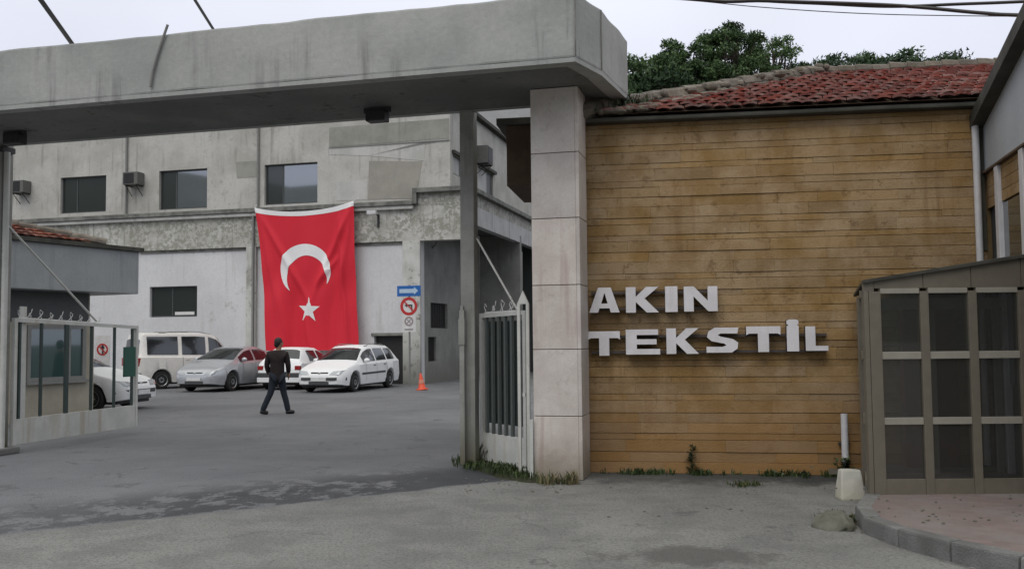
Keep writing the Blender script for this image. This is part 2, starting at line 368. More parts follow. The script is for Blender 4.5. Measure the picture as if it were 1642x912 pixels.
# ================================================================== GROUND
def groundmat():
    m = NT('asphalt'); geo = m.n('ShaderNodeNewGeometry'); P = geo.outputs['Position']
    sp = m.n('ShaderNodeSeparateXYZ'); m.l(P, sp.inputs[0]); X, Y = sp.outputs[0], sp.outputs[1]
    big = m.noise(P, .35, 4, .55); med = m.noise(P, 1.7, 5, .65); fine = m.noise(P, 30., 4, .8); wob = m.noise(P, 1.1, 4, .6)
    grit = m.n('ShaderNodeTexVoronoi'); grit.inputs['Scale'].default_value = 48; m.l(P, grit.inputs['Vector'])
    # line where the street asphalt meets the yard asphalt
    d = m.math('ADD', m.math('MULTIPLY', m.math('ADD', X, 4.43), -.533), m.math('MULTIPLY', m.math('SUBTRACT', Y, 8.1), .846))
    d = m.math('ADD', d, m.math('MULTIPLY', m.math('SUBTRACT', wob, .5), .45))
    yard = m.step(d, -.06, .10)
    right = m.step(X, .2, 1.4)            # in front of the stone wall the street surface runs up to it
    yard = m.math('MULTIPLY', yard, m.math('SUBTRACT', 1., right))
    street = m.mix(m.step(big, .35, .65), (.185, .185, .178), (.235, .235, .225))
    street = m.mix(m.step(grit.outputs['Distance'], .0, .45, .5, 0.), street, (.36, .355, .34))
    street = m.mix(m.step(med, .42, .62, 0, .45), street, (.13, .13, .128))
    street = m.mix(m.step(fine, .45, .65, 0, .6), street, (.08, .08, .08))
    yc = m.mix(m.step(big, .3, .7), (.135, .14, .15), (.185, .19, .20))
    yc = m.mix(m.step(fine, .4, .7, 0, .3), yc, (.07, .07, .075))
    c = m.mix(yard, street, yc)
    # broken tar band just behind the line
    q = m.noise(P, 1.0, 8, .78, mapping=(2.6, 2.0, 1))
    band = m.math('MULTIPLY', m.step(d, 0.02, .12), m.step(d, .9, 2.1, 1., 0.))
    xl = m.step(X, -4.8, -3.0, .6, 1.)
    band = m.math('MULTIPLY', m.math('MULTIPLY', band, xl), m.step(X, .5, 1.1, 1., 0.))
    brk = m.step(m.math('ADD', m.math('ADD', q, m.math('MULTIPLY', m.step(X, -1.8, -.4), .13)), m.math('MULTIPLY', m.step(d, 0., .12, 1., 0.), .06)), .45, .50)
    c = m.mix(m.math('MULTIPLY', band, m.math('MULTIPLY', brk, .9)), c, (.048, .050, .055))
    # small dark scuffs in the yard and near the stone wall
    s2 = m.noise(P, 1.0, 6, .68, mapping=(1.5, 1.6, 1))
    c = m.mix(m.math('MULTIPLY', m.math('MULTIPLY', m.step(s2, .60, .65), .55), m.math('MAXIMUM', m.step(X, .3, 1.2), m.step(d, .0, .2))), c, (.075, .077, .08))
    # oily stain at the near right
    ex = m.math('DIVIDE', m.math('SUBTRACT', X, 1.35), .75); ey = m.math('DIVIDE', m.math('SUBTRACT', Y, 7.15), .34)
    rr = m.math('SQRT', m.math('ADD', m.math('MULTIPLY', ex, ex), m.math('MULTIPLY', ey, ey)))
    rr = m.math('ADD', rr, m.math('MULTIPLY', m.math('SUBTRACT', q, .5), 3.2))
    c = m.mix(m.step(rr, .55, 1.1, .72, 0.), c, (.085, .082, .078))
    # damp strip along the stone wall
    w = m.math('ADD', m.math('SUBTRACT', m.math('SUBTRACT', 11.75, m.math('MULTIPLY', X, .158)), Y), m.math('MULTIPLY', m.math('SUBTRACT', q, .5), 2.2))
    damp = m.math('MULTIPLY', m.step(w, .45, 1.15, 1., 0.), m.step(X, .7, 1.1))
    c = m.mix(m.math('MULTIPLY', damp, m.step(X, 1., 3.2, .65, .95)), c, (.045, .048, .047))
    # hairline cracks
    vo = m.n('ShaderNodeTexVoronoi', feature='DISTANCE_TO_EDGE'); vo.inputs['Scale'].default_value = .55
    mp = m.n('ShaderNodeVectorMath', operation='ADD'); m.l(P, mp.inputs[0])
    nn = m.n('ShaderNodeTexNoise'); nn.inputs['Scale'].default_value = 1.4; nn.inputs['Detail'].default_value = 5; m.l(P, nn.inputs['Vector']); m.l(nn.outputs[1], mp.inputs[1])
    m.l(mp.outputs[0], vo.inputs['Vector'])
    cr = m.math('MULTIPLY', m.step(vo.outputs['Distance'], .002, .012, 1., 0.), m.step(wob, .5, .6))
    c = m.mix(m.math('MULTIPLY', cr, .45), c, (.05, .05, .05))
    hgt = m.math('ADD', m.math('MULTIPLY', fine, .6), m.math('ADD', m.math('MULTIPLY', grit.outputs['Distance'], .5), m.math('MULTIPLY', med, 1.2)))
    m.bsdf(c, m.step(med, .3, .7, .75, .95), bump=hgt, bstr=.7, bdist=.02, spec=.3)
    return m.m
g = MB()
N = 40
for (x0, x1, y0, y1, n) in ((-22, 14, -6, 42, 48),):
    for i in range(n):
        pass
g.add([(-500, -300, 0), (500, -300, 0), (500, 900, 0), (-500, 900, 0)], [(0, 1, 2, 3)])
tag(g.build('ground', groundmat()), kind='structure')

# wooded ridge across the street behind the viewer, seen only mirrored in windows
mb = MB(); vs = []; nn = 72
for i in range(nn+1):
    a = R(95+170*i/nn); hh = 50+9*mnoise.noise(Vector((i*.16, 0, 3)))+2.5*mnoise.noise(Vector((i*.9, 2, 0)))
    for (rr_, z_) in ((170, -.5), (205, hh*.62), (240, hh), (300, hh*.4)): vs.append((rr_*math.sin(a), rr_*math.cos(a), z_))
mb.add(vs, [(i*4+j, i*4+j+1, (i+1)*4+j+1, (i+1)*4+j) for i in range(nn) for j in range(3)])
tag(mb.build('hills', surf('wooded_ridge', (.055, .075, .065), (.09, .11, .10), .05), smooth='all'), kind='structure')

# sidewalk and kerb
_g = gnd(947, 757); FRB = Frame(_g.x, _g.y, 9.0)         # stone wall plane
kerb_line = [(3.50, 9.25), (3.30, 8.90), (3.06, 8.50), (2.93, 8.15), (2.89, 7.8), (2.94, 7.45), (3.06, 7.05), (3.22, 6.72), (3.45, 6.35), (3.8, 5.9), (4.3, 5.4), (4.9, 4.95), (5.8, 4.5), (7.2, 4.1), (9.5, 3.8)]
def pavmat():
    m = NT('pink_paving'); geo = m.n('ShaderNodeNewGeometry'); P = geo.outputs['Position']
    br = m.n('ShaderNodeTexBrick'); br.inputs['Scale'].default_value = 1.; br.inputs['Brick Width'].default_value = .2; br.inputs['Row Height'].default_value = .1
    br.inputs['Mortar Size'].default_value = .006; br.inputs['Color1'].default_value = (.165, .125, .115, 1); br.inputs['Color2'].default_value = (.205, .155, .145, 1)
    br.inputs['Mortar'].default_value = (.17, .145, .135, 1)
    rt = m.n('ShaderNodeMapping'); rt.inputs['Rotation'].default_value = (0, 0, .35); m.l(P, rt.inputs[0]); m.l(rt.outputs[0], br.inputs['Vector'])
    a = m.noise(P, 2.2, 5, .6); c = m.mix(m.step(a, .4, .7, 0, .75), br.outputs[0], (.20, .185, .175))
    f = m.noise(P, 40, 3, .7); c = m.mix(m.step(f, .5, .75, 0, .4), c, (.13, .11, .10))
    m.bsdf(c, .85, bump=m.math('ADD', m.math('MULTIPLY', br.outputs[1], -.8), f), bstr=.5, bdist=.008); return m.m
def offset_line(L, d):
    out = []
    for i, p in enumerate(L):
        a = Vector(L[max(i-1, 0)]); b = Vector(L[min(i+1, len(L)-1)]); t = (b-a).normalized(); out.append((p[0]-t.y*d, p[1]+t.x*d))
    return out
inner = offset_line(kerb_line, .13)
KH = .15
pts = inner + [(9.5, 10.3), (4.1, 11.0), (3.62, 9.4)]
mb = MB(); mb.prism(pts, 0.0, KH-.012)
tag(mb.build('sidewalk', pavmat()), kind='structure')
# kerb as separate stones in one strip
def arc_resample(L, step):
    L = [Vector((p[0], p[1])) for p in L]; out = [L[0]]; acc = 0
    fine = []
    for a, b in zip(L, L[1:]):
        n = max(1, int((b-a).length/.02))
        fine += [a+(b-a)*k/n for k in range(n)]
    fine.append(L[-1]); last = fine[0]; d = 0; out = [fine[0]]
    for p in fine[1:]:
        d += (p-last).length; last = p
        if d >= step: out.append(p); d = 0
    return out
ko = arc_resample(kerb_line, .5); mb = MB()
for a, b in zip(ko, ko[1:]):
    t = (b-a).normalized(); n = Vector((-t.y, t.x)); a2 = a+t*.006; b2 = b-t*.006; dz = random.uniform(-.012, .01)
    k = len(mb.v); mb.prism([tuple(a2), tuple(b2), tuple(b2+n*.135), tuple(a2+n*.135)], -.05, KH+dz)
tag(mb.build('kerb', M['kerb'], bevel=.018, rough_edges=(.007, 1, 6)), kind='structure')

# ================================================================== FACTORY
FF = Frame(-3.88, 34.0, 14.5)
fac = FF.empty('factory_building')
tag(fac, 'weathered two storey white factory building with peeling plaster across the yard', 'building')
XL, _ = FF.f(-260, 400)
s_c = FF.f(722, 300)[0]; s_c2 = FF.f(753, 330)[0]
xrp = FF.f(676, 500)[0]                       # right edge of the end pilaster
zc = FF.f(600, 326)[1]                        # ledge
zline = FF.f(600, 389)[1]                     # top of the lower panels
ztop = FF.side(766, 194, s_c)[1]
print('factory', s_c, s_c2, xrp, 'ledge', zc, zline, ztop)
def hole_wall(mb, x0, x1, z0, z1, y0, y1, holes):
    """wall slab with rectangular openings"""
    xs = sorted(set([x0, x1]+[h[0] for h in holes]+[h[1] for h in holes])); zs = sorted(set([z0, z1]+[h[2] for h in holes]+[h[3] for h in holes]))
    def solid(i, j):
        if i < 0 or j < 0 or i >= len(xs)-1 or j >= len(zs)-1: return False
        cx, cz = (xs[i]+xs[i+1])/2, (zs[j]+zs[j+1])/2
        return not any(h[0] < cx < h[1] and h[2] < cz < h[3] for h in holes)
    for i in range(len(xs)-1):
        for j in range(len(zs)-1):
            if not solid(i, j): continue
            a, b, c, d = xs[i], xs[i+1], zs[j], zs[j+1]
            mb.add([(a, y0, c), (b, y0, c), (b, y0, d), (a, y0, d)], [(0, 1, 2, 3)]); mb.add([(a, y1, c), (a, y1, d), (b, y1, d), (b, y1, c)], [(0, 1, 2, 3)])
            if not solid(i-1, j): mb.add([(a, y0, c), (a, y0, d), (a, y1, d), (a, y1, c)], [(0, 1, 2, 3)])
            if not solid(i+1, j): mb.add([(b, y0, c), (b, y1, c), (b, y1, d), (b, y0, d)], [(0, 1, 2, 3)])
            if not solid(i, j-1): mb.add([(a, y0, c), (a, y1, c), (b, y1, c), (b, y0, c)], [(0, 1, 2, 3)])
            if not solid(i, j+1): mb.add([(a, y0, d), (b, y0, d), (b, y1, d), (a, y1, d)], [(0, 1, 2, 3)])
def rect(fr, x0, y0, x1, y1, w=0):
    a = fr.f(x0, (y0+y1)/2, w)[0]; b = fr.f(x1, (y0+y1)/2, w)[0]; m_ = (x0+x1)/2
    return [a, b, fr.f(m_, y1, w)[1], fr.f(m_, y0, w)[1]]
wins = [rect(FF, 97, 283, 170, 341), rect(FF, 255, 272, 332, 335), rect(FF, 424, 262, 509, 327)]
for w_ in wins: w_[2] = max(w_[2], zc+.03)
lowwin = rect(FF, 240, 459, 316, 508); door = rect(FF, 600, 538, 648, 600); door[2] = 0.0
ZT = ztop
mb = MB(); hole_wall(mb, XL, s_c, zc+.001, ZT, 0, .35, wins); mb.build('upper_wall', M['plaster_up'], fac)
# upper side wall (facing right)
sw = []
a1 = FF.side(726, 275, s_c); b1 = FF.side(744, 275, s_c)
mb = MB(); k0 = len(mb.v)
h1 = [FF.side(726, 280, s_c)[0], FF.side(745, 280, s_c)[0], FF.side(735, 300, s_c)[1], FF.side(735, 252, s_c)[1]]
h2 = [FF.side(767, 300, s_c)[0], FF.side(791, 300, s_c)[0], FF.side(780, 318, s_c)[1], FF.side(780, 273, s_c)[1]]
zcs = FF.side(800, 325, s_c)[1]
h1[2] = max(h1[2], zcs+.2); h2[2] = max(h2[2], zcs+.1)
hole_wall(mb, .35, 24, zc+.001, ZT-.003, 0, .35, [h1, h2])
mb.xf(Matrix(((0, -1, 0, s_c), (1, 0, 0, 0), (0, 0, 1, 0), (0, 0, 0, 1)))); mb.build('side_wall', M['plaster_up'], fac)
MB().box(s_c-.36, s_c-.001, .351, 24, ZT, ZT+.02).box(XL, s_c, -.2, .38, ZT+.021, ZT+.16).box(s_c-.4, s_c+.22, -.2, 24, ZT+.021, ZT+.16).build('roof_edge', M['gutter'], fac)
MB().box(XL, s_c-.4, .4, 24, ZT-.1, ZT+.02).build('roof', M['far_grey'], fac)
# peeling band and lower storey
mb = MB(); mb.box(XL, s_c2, -.12, .3, zline, zc-.16); mb.build('band_wall', M['plaster_band'], fac)
zf = FF.f(700, 359)[1]
mb = MB(); mb.box(xrp+.002, s_c2, -.119, .3, zf, zline-.002).build('lintel_beam', M['plaster_band'], fac)
mb = MB(); mb.box(s_c2-.3, s_c2-.002, .302, 24, zf+.0, zc-.163).build('side_beam', M['fascia'], fac)
# ledge, stepping up near the right end
xst = FF.f(666, 320)[0]; zc2 = FF.f(700, 302)[1]
mb = MB(); mb.box(XL, xst, -.34, .0, zc-.16, zc).box(xst-.001, s_c2+.2, -.36, .0, zc2-.17, zc2).box(xst-.0, xst+.16, -.355, -.0, zc-.14, zc2-.171)
mb.box(s_c2-.05, s_c2+.2, .001, 24, zc2-.17, zc2)
mb.build('ledge', M['ledge'], fac, bevel=.015)
mb = MB(); mb.box(xst+.16, s_c2-.002, -.13, .0, zc-.159, zc2-.171).box(s_c2-.3, s_c2-.003, .001, 24, zc-.16, zc2-.172).build('ledge_wall', M['plaster_band'], fac)
MB().box(XL, xst, -.27, -.121, zc-.30, zc-.162).build('ledge_moulding', M['plaster_pil'], fac, bevel=.03)
holes = [lowwin, door]
pil = [(FF.f(398, 450)[0], FF.f(413, 450)[0]), (FF.f(648, 450)[0], xrp)]
mb = MB(); hole_wall(mb, XL, xrp, 0, zline, 0, .3, holes); mb.build('lower_wall', M['plaster_low'], fac)
for a, b in pil: MB().box(a, b, -.16, -.003, 0, zline-.004).build('pilaster', M['plaster_pil'], fac, bevel=.01)
for a, b in ((FF.f(226, 450)[0], pil[0][0]), (FF.f(425, 450)[0], pil[1][0])): MB().box(a, b, -.05, -.004, zline-.10, zline-.004).build('panel_trim', M['ledge'], fac)
MB().box(FF.f(410, 400)[0]-.03, FF.f(410, 400)[0]+.05, -.25, -.16, .1, zc-.31).build('drainpipe', M['pipe_grey'], fac, bevel=.02)
# recess under the overhang
wr = 7.4; xa, xb = xrp, FF.f(834, 440, wr)[0]
rw = [FF.side(691, 505, xrp)[0], FF.side(718, 505, xrp)[0], FF.side(704, 526, xrp)[1], FF.side(704, 486, xrp)[1]]
rw2 = [FF.side(687, 560, xrp)[0], FF.side(700, 560, xrp)[0], FF.side(694, 579, xrp)[1], FF.side(694, 540, xrp)[1]]
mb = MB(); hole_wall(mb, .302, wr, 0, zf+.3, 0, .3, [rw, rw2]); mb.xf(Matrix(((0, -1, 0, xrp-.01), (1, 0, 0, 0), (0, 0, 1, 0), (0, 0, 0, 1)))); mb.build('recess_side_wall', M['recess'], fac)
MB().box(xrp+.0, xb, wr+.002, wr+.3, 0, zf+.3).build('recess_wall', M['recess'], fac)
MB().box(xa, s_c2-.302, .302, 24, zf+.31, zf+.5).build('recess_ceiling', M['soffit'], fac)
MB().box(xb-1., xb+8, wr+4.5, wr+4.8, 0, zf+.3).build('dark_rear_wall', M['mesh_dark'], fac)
for r_ in (rw, rw2):
    p = MB().box(xrp-.20, xrp-.16, r_[0]-.03, r_[1]+.03, r_[2]-.03, r_[3]+.03).build('window', M['black'], fac)
    mb = MB(); n = 7
    for k in range(n): y = r_[0]+(r_[1]-r_[0])*(k+.5)/n; mb.box(xrp-.10, xrp-.07, y-.015, y+.015, r_[2], r_[3])
    mb.build('grille', M['iron'], p)
# interiors are dark: a backing box behind each opening
def window(r_, y, mat, split=.33, strip=False, par=fac, sky=None):
    x0, x1, z0, z1 = r_; f = .055; w = (x1-x0)
    fr = MB(); fr.box(x0, x1, y, y+.07, z0, z0+f).box(x0, x1, y, y+.07, z1-f, z1).box(x0, x0+f, y+.001, y+.069, z0+f, z1-f).box(x1-f, x1, y+.001, y+.069, z0+f, z1-f)
    xm = x0+w*split; fr.box(xm-f/2, xm+f/2, y+.001, y+.069, z0+f, z1-f)
    p = fr.build('window', M['frame_d'], par)
    MB().box(x0+f, xm-f/2, y+.03, y+.045, z0+f, z1-f).build('pane', M['glass'], p)
    q = MB().box(xm+f/2, x1-f, y+.02, y+.035, z0+f, z1-f).build('pane', mat, p)
    if strip: MB().box(xm+.1, x1-.2, y+.008, y+.018, z0+.08, z0+.2).build('sill_strip', M['signwhite'], p)
    return p
window(wins[0], .12, M['glass']); window(wins[1], .12, M['glass_sky']); window(wins[2], .12, M['glass_sky'])
window(lowwin, .12, M['glass'], .45, True)
for (h, nm) in ((h1, 0), (h2, 1)):
    p = MB().box(s_c-.14, s_c-.08, h[0], h[1], h[2], h[3]).build('window', M['frame_d'], fac)
    MB().box(s_c-.08, s_c-.06, h[0]+.06, h[0]+(h[1]-h[0])*.62, h[2]+.06, h[3]-.06).build('pane', M['fascia'], p)
MB().box(s_c, s_c+.12, h1[0]-.1, h1[1]+.2, h1[3], h1[3]+.12).build('window_lintel', M['gutter'], fac)
MB().box(s_c, s_c+.12, h2[0]-.1, h2[1]+.2, h2[3], h2[3]+.12).build('window_lintel', M['gutter'], fac)
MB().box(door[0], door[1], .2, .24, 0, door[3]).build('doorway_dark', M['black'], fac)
MB().box(door[0]-.1, door[1]+.1, -.05, -.004, door[3], door[3]+.1).build('door_lintel', M['ledge'], fac)
# cement patches on the upper wall
def patch(pix, mat, y0=-.012, nm='plaster_patch'):
    pts = [FF.f(*q) for q in pix]; MB().plate(pts, y0, -.001).build(nm, mat, fac)
patch([(528, 205), (720, 190), (720, 222), (528, 236)], M['patch_grey'])
patch([(528, 238), (640, 231), (720, 224), (681, 227), (680, 258), (592, 250), (528, 248)], M['patch_pale'], -.010)
patch([(592, 258), (677, 259), (667, 318), (590, 320)], M['patch_tan'])
patch([(540, 290), (589, 289), (589, 320), (540, 322)], M['patch_pale'], -.009)
patch([(378, 260), (412, 258), (412, 284), (380, 286)], M['patch_grey'], -.008)
for px in (204, 415):
    x = FF.f(px, 280)[0]; MB().tube([(x, -.06, zc), (x, -.06, ZT)], .045, 8).build('drainpipe', M['pipe_grey'], fac, smooth=True)
MB().box(FF.f(528, 236)[0], FF.f(721, 222)[0], -.03, -.013, FF.f(620, 231)[1]-.03, FF.f(620, 231)[1]+.01).build('conduit', M['pipe_grey'], fac)

# a grey block farther back
p0 = at(640, 300, 62); p1 = at(898, 300, 62); zt = at(800, 140, 62).z
w2 = MB().box(p0.x, p1.x, 62, 80, 0, zt).box(p0.x-.2, p1.x+.2, 61.8, 80.2, zt+.002, zt+.4).build('grey_factory_block', M['far_grey'])
tag(w2, 'plain grey concrete block rising behind the factory roof', 'building')

# ------------------------------------------------ air conditioners, camera, lamp on the factory
def ac(name, label, fr, px, py, w=.62, h=.5, dep=.45, side=None):
    if side is None:
        x, z = fr.f(px, py, -.25); o = empty(name, fr.wld(x, 0, z), -fr.a)
    else:
        y, z = fr.side(px, py, side+.2); o = empty(name, fr.wld(side, y, z), -fr.a+math.pi/2)
    MB().box(-w/2, w/2, -dep-.02, -.02, -h/2, h/2).build('casing', M['ac'], o, bevel=.02)
    g_ = MB(); g_.box(-w/2+.05, w/2-.16, -dep-.035, -dep-.021, -h/2+.05, h/2-.05); g_.build('fan_grille', M['black'], o)
    s_ = MB()
    for k in range(7): z_ = -h/2+.09+k*(h-.18)/6; s_.box(-w/2+.05, w/2-.16, -dep-.045, -dep-.036, z_-.006, z_+.006)
    s_.build('louvres', M['iron'], o)
    for sx in (-1, 1):
        b = MB(); b.box(sx*w*.36-.02, sx*w*.36+.02, -dep, 0, -h/2-.04, -h/2-.002).tube([(sx*w*.36, -dep+.04, -h/2-.03), (sx*w*.36, 0.0, -h/2-.4)], .015, 6)
        b.build('bracket', M['iron'], o)
    return tag(o, label, 'air conditioner', 'air conditioners on the factory wall')
ac('air_conditioner', 'grey air conditioner left of the first upper window with stains below', FF, 33, 300)
ac('air_conditioner', 'grey air conditioner between the two left upper windows', FF, 214, 287, .66)
ac('air_conditioner', 'air conditioner on the side wall of the factory just right of the thin grey column', FF, 776, 250, .8, .7, side=s_c)
x, z = FF.f(604, 342, -.3); o = empty('security_camera', FF.wld(x, -.12, z), -FF.a)
MB().tube([(-.0, 0, -.1), (0, -.3, 0)], .03).box(-.04, .04, -.04, 0, -.5, -.02).build('bracket', M['iron'], o)
MB().box(-.3, .06, -.42, -.26, -.06, .08).build('housing', M['white_pipe'], o, bevel=.02)
tag(o, 'white security camera under the factory ledge right of the flag', 'security camera')
x, z = FF.f(690, 385, 1.2); o = empty('wall_lamp', FF.wld(xrp, 1.2, z-.3), -FF.a)
MB().tube([(0, 0, 0), (.12, 0, .1), (.35, -.1, .42)], .04, 8).build('arm', M['pipe_grey'], o, smooth=True)
MB().ball((.42, -.12, .5), (.1, .1, .16)).build('shade', M['white_pipe'], o, smooth='all')
tag(o, 'pale bent wall lamp inside the dark open bay beside the stained pilaster', 'lamp')

# ------------------------------------------------ flag
def build_flag():
    o = empty('flag', FF.wld(FF.f(490, 330)[0], -.45, 0), -FF.a)
    ox = FF.f(490, 330)[0]
    TL, TR = FF.f(408, 333, -.45), FF.f(568, 322, -.45)
    BL, BR = FF.f(427, 562, -.45), FF.f(575, 562, -.45)
    def P(u, v, off=0.):
        # u 0..1 across, v 0..1 down
        sag = 0.33*4*u*(1-u)*(1-v)**3*.8
        tx = TL[0]+(TR[0]-TL[0])*u; tz = TL[1]+(TR[1]-TL[1])*u
        bx = BL[0]+(BR[0]-BL[0])*u; bz = BL[1]
        pinch = math.sin(math.pi*min(v*1.1, 1))
        lx = tx+(bx-tx)*v**.8; 
        x = lx + (.5-u)*.10*pinch*(1 if u < .5 else 1.2)
        z = tz+(bz-tz)*v - sag
        y = .045*math.sin(u*17+v*2.2)*(.3+v) + .05*math.sin(u*9-v*3+1)*(.4+.6*v) + .07*math.exp(-((u-.78-.25*(.5-v))/.05)**2)*math.exp(-((v-.2)/.25)**2)*-1 \
            + .03*math.sin(u*31+v*5)*v + .04*math.sin((u+v*.9)*14)*math.exp(-((v-.55)/.2)**2)
        for (u0, v0, u1, v1, a_, w_) in ((.02, .02, .55, .75, .09, .03), (.98, .02, .5, .7, .13, .028), (.98, .02, .75, .95, .10, .03), (.02, .02, .18, .95, .08, .03), (.6, .55, .85, .35, .10, .022), (.85, .1, .9, 1.1, .09, .022), (.1, .4, .3, 1.1, .07, .03), (.45, .75, .5, 1.1, .06, .03)):
            du, dv = u1-u0, v1-v0; L = du*du+dv*dv; t = max(0, min(1, ((u-u0)*du+(v-v0)*dv)/L)); q = math.hypot(u-u0-du*t, v-v0-dv*t)
            y -= a_*math.exp(-(q/w_)**2)*math.sin(math.pi*min(1, t*.9+.08))
        return Vector((x-ox, y-off, z))
    nu, nv = 90, 120
    def sheet(v0, v1, off, m_, name, par, nvv):
        mb = MB(); vs = [P(i/nu, v0+(v1-v0)*j/nvv, off) for j in range(nvv+1) for i in range(nu+1)]
        mb.add(vs, [(j*(nu+1)+i, (j+1)*(nu+1)+i, (j+1)*(nu+1)+i+1, j*(nu+1)+i+1) for j in range(nvv) for i in range(nu)])
        return mb.build(name, m_, par, smooth='all')
    sheet(.035, 1, 0, M['flag'], 'cloth', o, nv); sheet(0, .036, .006, M['flagwhite'], 'header_band', o, 6)
    # emblem cut as a fine grid of cells on the cloth
    H = (TL[1]+TR[1])/2-BL[1]; Wd = TR[0]-TL[0]
    def uv(px, py):
        # invert P roughly by Newton on pixel -> local x,z
        X_, Z_ = FF.f(px, py, -.45); u, v = .5, .5
        for _ in range(30):
            p = P(u, v); ex, ez = X_-ox-p.x, Z_-p.z
            u += ex/3.7*.9; v -= ez/5.4*.9; u = max(-.1, min(1.1, u)); v = max(-.1, min(1.1, v))
        return u, v
    cu, cv = uv(490, 433); ru = abs(uv(531, 433)[0]-cu); rv = abs(uv(490, 391)[1]-cv)
    iu, iv = uv(493, 448); r2u = ru*.79; r2v = rv*.90
    mb = MB(); n = 64; outp = []; inp = []
    # crescent: between angles where circles meet
    def inner_hit(th):
        # ray from crescent centre outwards; inside the inner circle boundary distance along the ray
        dx, dy = math.cos(th)*ru, math.sin(th)*rv
        # points of inner ellipse: ((x-iu)/r2u)^2+((y-iv)/r2v)^2=1
        ax, ay = (cu-iu)/r2u, (cv-iv)/r2v; bx, by = dx/r2u, dy/r2v
        A = bx*bx+by*by; B = 2*(ax*bx+ay*by); C = ax*ax+ay*ay-1; D = B*B-4*A*C
        return (-B+math.sqrt(max(D, 0)))/(2*A)
    ths = [math.pi*2*k/240 for k in range(241)]
    good = [th for th in ths if inner_hit(th) < .995]
    # ordered from one horn over the top to the other (v grows down, so the gap is around th = +90deg)
    good = sorted(good, key=lambda t: (t-math.pi/2) % (2*math.pi))
    vs = []; fs = []; K = 5
    for th in good:
        t0 = inner_hit(th)
        for k in range(K+1):
            t = t0+(1-t0)*k/K; vs.append(P(cu+math.cos(th)*ru*t, cv+math.sin(th)*rv*t, .012))
    for i in range(len(good)-1):
        for k in range(K): fs.append((i*(K+1)+k, (i+1)*(K+1)+k, (i+1)*(K+1)+k+1, i*(K+1)+k+1))
    mb.add(vs, fs); mb.build('crescent', M['flagwhite'], o, smooth='all')
    su, sv = uv(496, 497); su_r = ru*20/41; sv_r = rv*20/42
    pts = []
    for k in range(10):
        a = -math.pi/2+k*math.pi/5+.06; r_ = 1 if k % 2 == 0 else .385; pts.append((su+math.cos(a)*su_r*r_, sv+math.sin(a)*sv_r*r_))
    mb = MB(); vs = [P(su, sv, .014)]; K = 4; fs = []
    for q in range(1, K+1):
        for (a, b) in pts: vs.append(P(su+(a-su)*q/K, sv+(b-sv)*q/K, .014))
    for i in range(10): fs.append((0, 1+i, 1+(i+1) % 10))
    for q in range(K-1):
        for i in range(10): fs.append((1+q*10+i, 1+q*10+(i+1) % 10, 1+(q+1)*10+(i+1) % 10, 1+(q+1)*10+i))
    mb.add(vs, fs).build('star', M['flagwhite'], o, smooth='all')
    MB().tube([P(0, 0), P(0, 0)+Vector((-.05, .25, .15))], .012).build('cord', M['signwhite'], o)
    MB().tube([P(1, 0), P(1, 0)+Vector((.08, .25, .12))], .012).build('cord', M['signwhite'], o)
    tag(o, 'large red flag with white crescent and star hung on the factory wall', 'flag')
build_flag()

# ================================================================== GATE CANOPY
FG = Frame(0, 12.06, 14.5)        # back edge of the canopy; soffit 2.95 m above the eye
SOF = EYE+2.95; TOPZ = 5.37
u, n_ = FG.u, FG.n
P0 = Vector((.706, 9.9, 0)); P1 = Vector((1.04, 10.45, 0)); P2 = Vector((1.49, 11.6, 0))
Lf = P0-u*24; P3 = Vector((1.40, 12.06-.2586*1.40, 0)); Lb = P3-u*24
can = empty('gate_canopy', (0, 0, 0)); tag(can, 'long grey concrete canopy beam over the gateway, sloping corner at its right end', 'canopy')
out = [tuple(p.xy) for p in (Lf, P0, P1, P2, Lb)]
def lerp(a, b, t): return a+(b-a)*t
# slab with a hanging fascia and a slightly raised soffit
mb = MB(); mb.prism(out, SOF+.05, TOPZ); mb.build('slab', M['concrete'], can, bevel=.025, rough_edges=(.016, 7, 2.3), smooth=False)
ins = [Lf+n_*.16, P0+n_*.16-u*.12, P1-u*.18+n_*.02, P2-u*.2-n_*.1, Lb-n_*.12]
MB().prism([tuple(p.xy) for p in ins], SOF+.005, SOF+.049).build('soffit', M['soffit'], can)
# fascia lip ring
mb = MB(); rg = [Lf, P0, P1, P2, Lb]
for i in range(4):
    a, b, c, d = rg[i], rg[i+1], ins[i+1], ins[i]; mb.prism([tuple(a.xy), tuple(b.xy), tuple(c.xy), tuple(d.xy)], SOF, SOF+.049)
mb.build('drip_edge', M['concrete'], can)
for (pa, dz_) in ((P0, .0), (P1, .0)):
    MB().tube([(pa.x+.002, pa.y-.012, SOF+.06), (pa.x+.004, pa.y-.012, TOPZ-.02)], .008, 6).build('formwork_seam', M['ledge'], can)
MB().tube([FG.wld(-6.4, -1.8, TOPZ-.02), FG.wld(-6.4, -1.8, TOPZ+.12)], .03).build('stub_pipe', M['pipe_grey'], can)
# hanging cable down the fascia
a = at(268, 42, 11.0); b = at(258, 75, 10.96); c = at(246, 110, 10.95); 
def on_front(px, py, off=.03):
    d = ray(px, py); o_ = Vector((0, 0, EYE)); nn = n_; t = (P0.dot(nn)-off-o_.dot(nn))/d.dot(nn); return o_+d*t
o = MB().tube([on_front(269, 40), on_front(262, 60), on_front(252, 90), on_front(245, 115), on_front(241, 140)], .016, 6).build('hanging_cable', M['pipe_grey'])
tag(o, 'thin grey cable hanging down the face of the concrete canopy', 'cable')

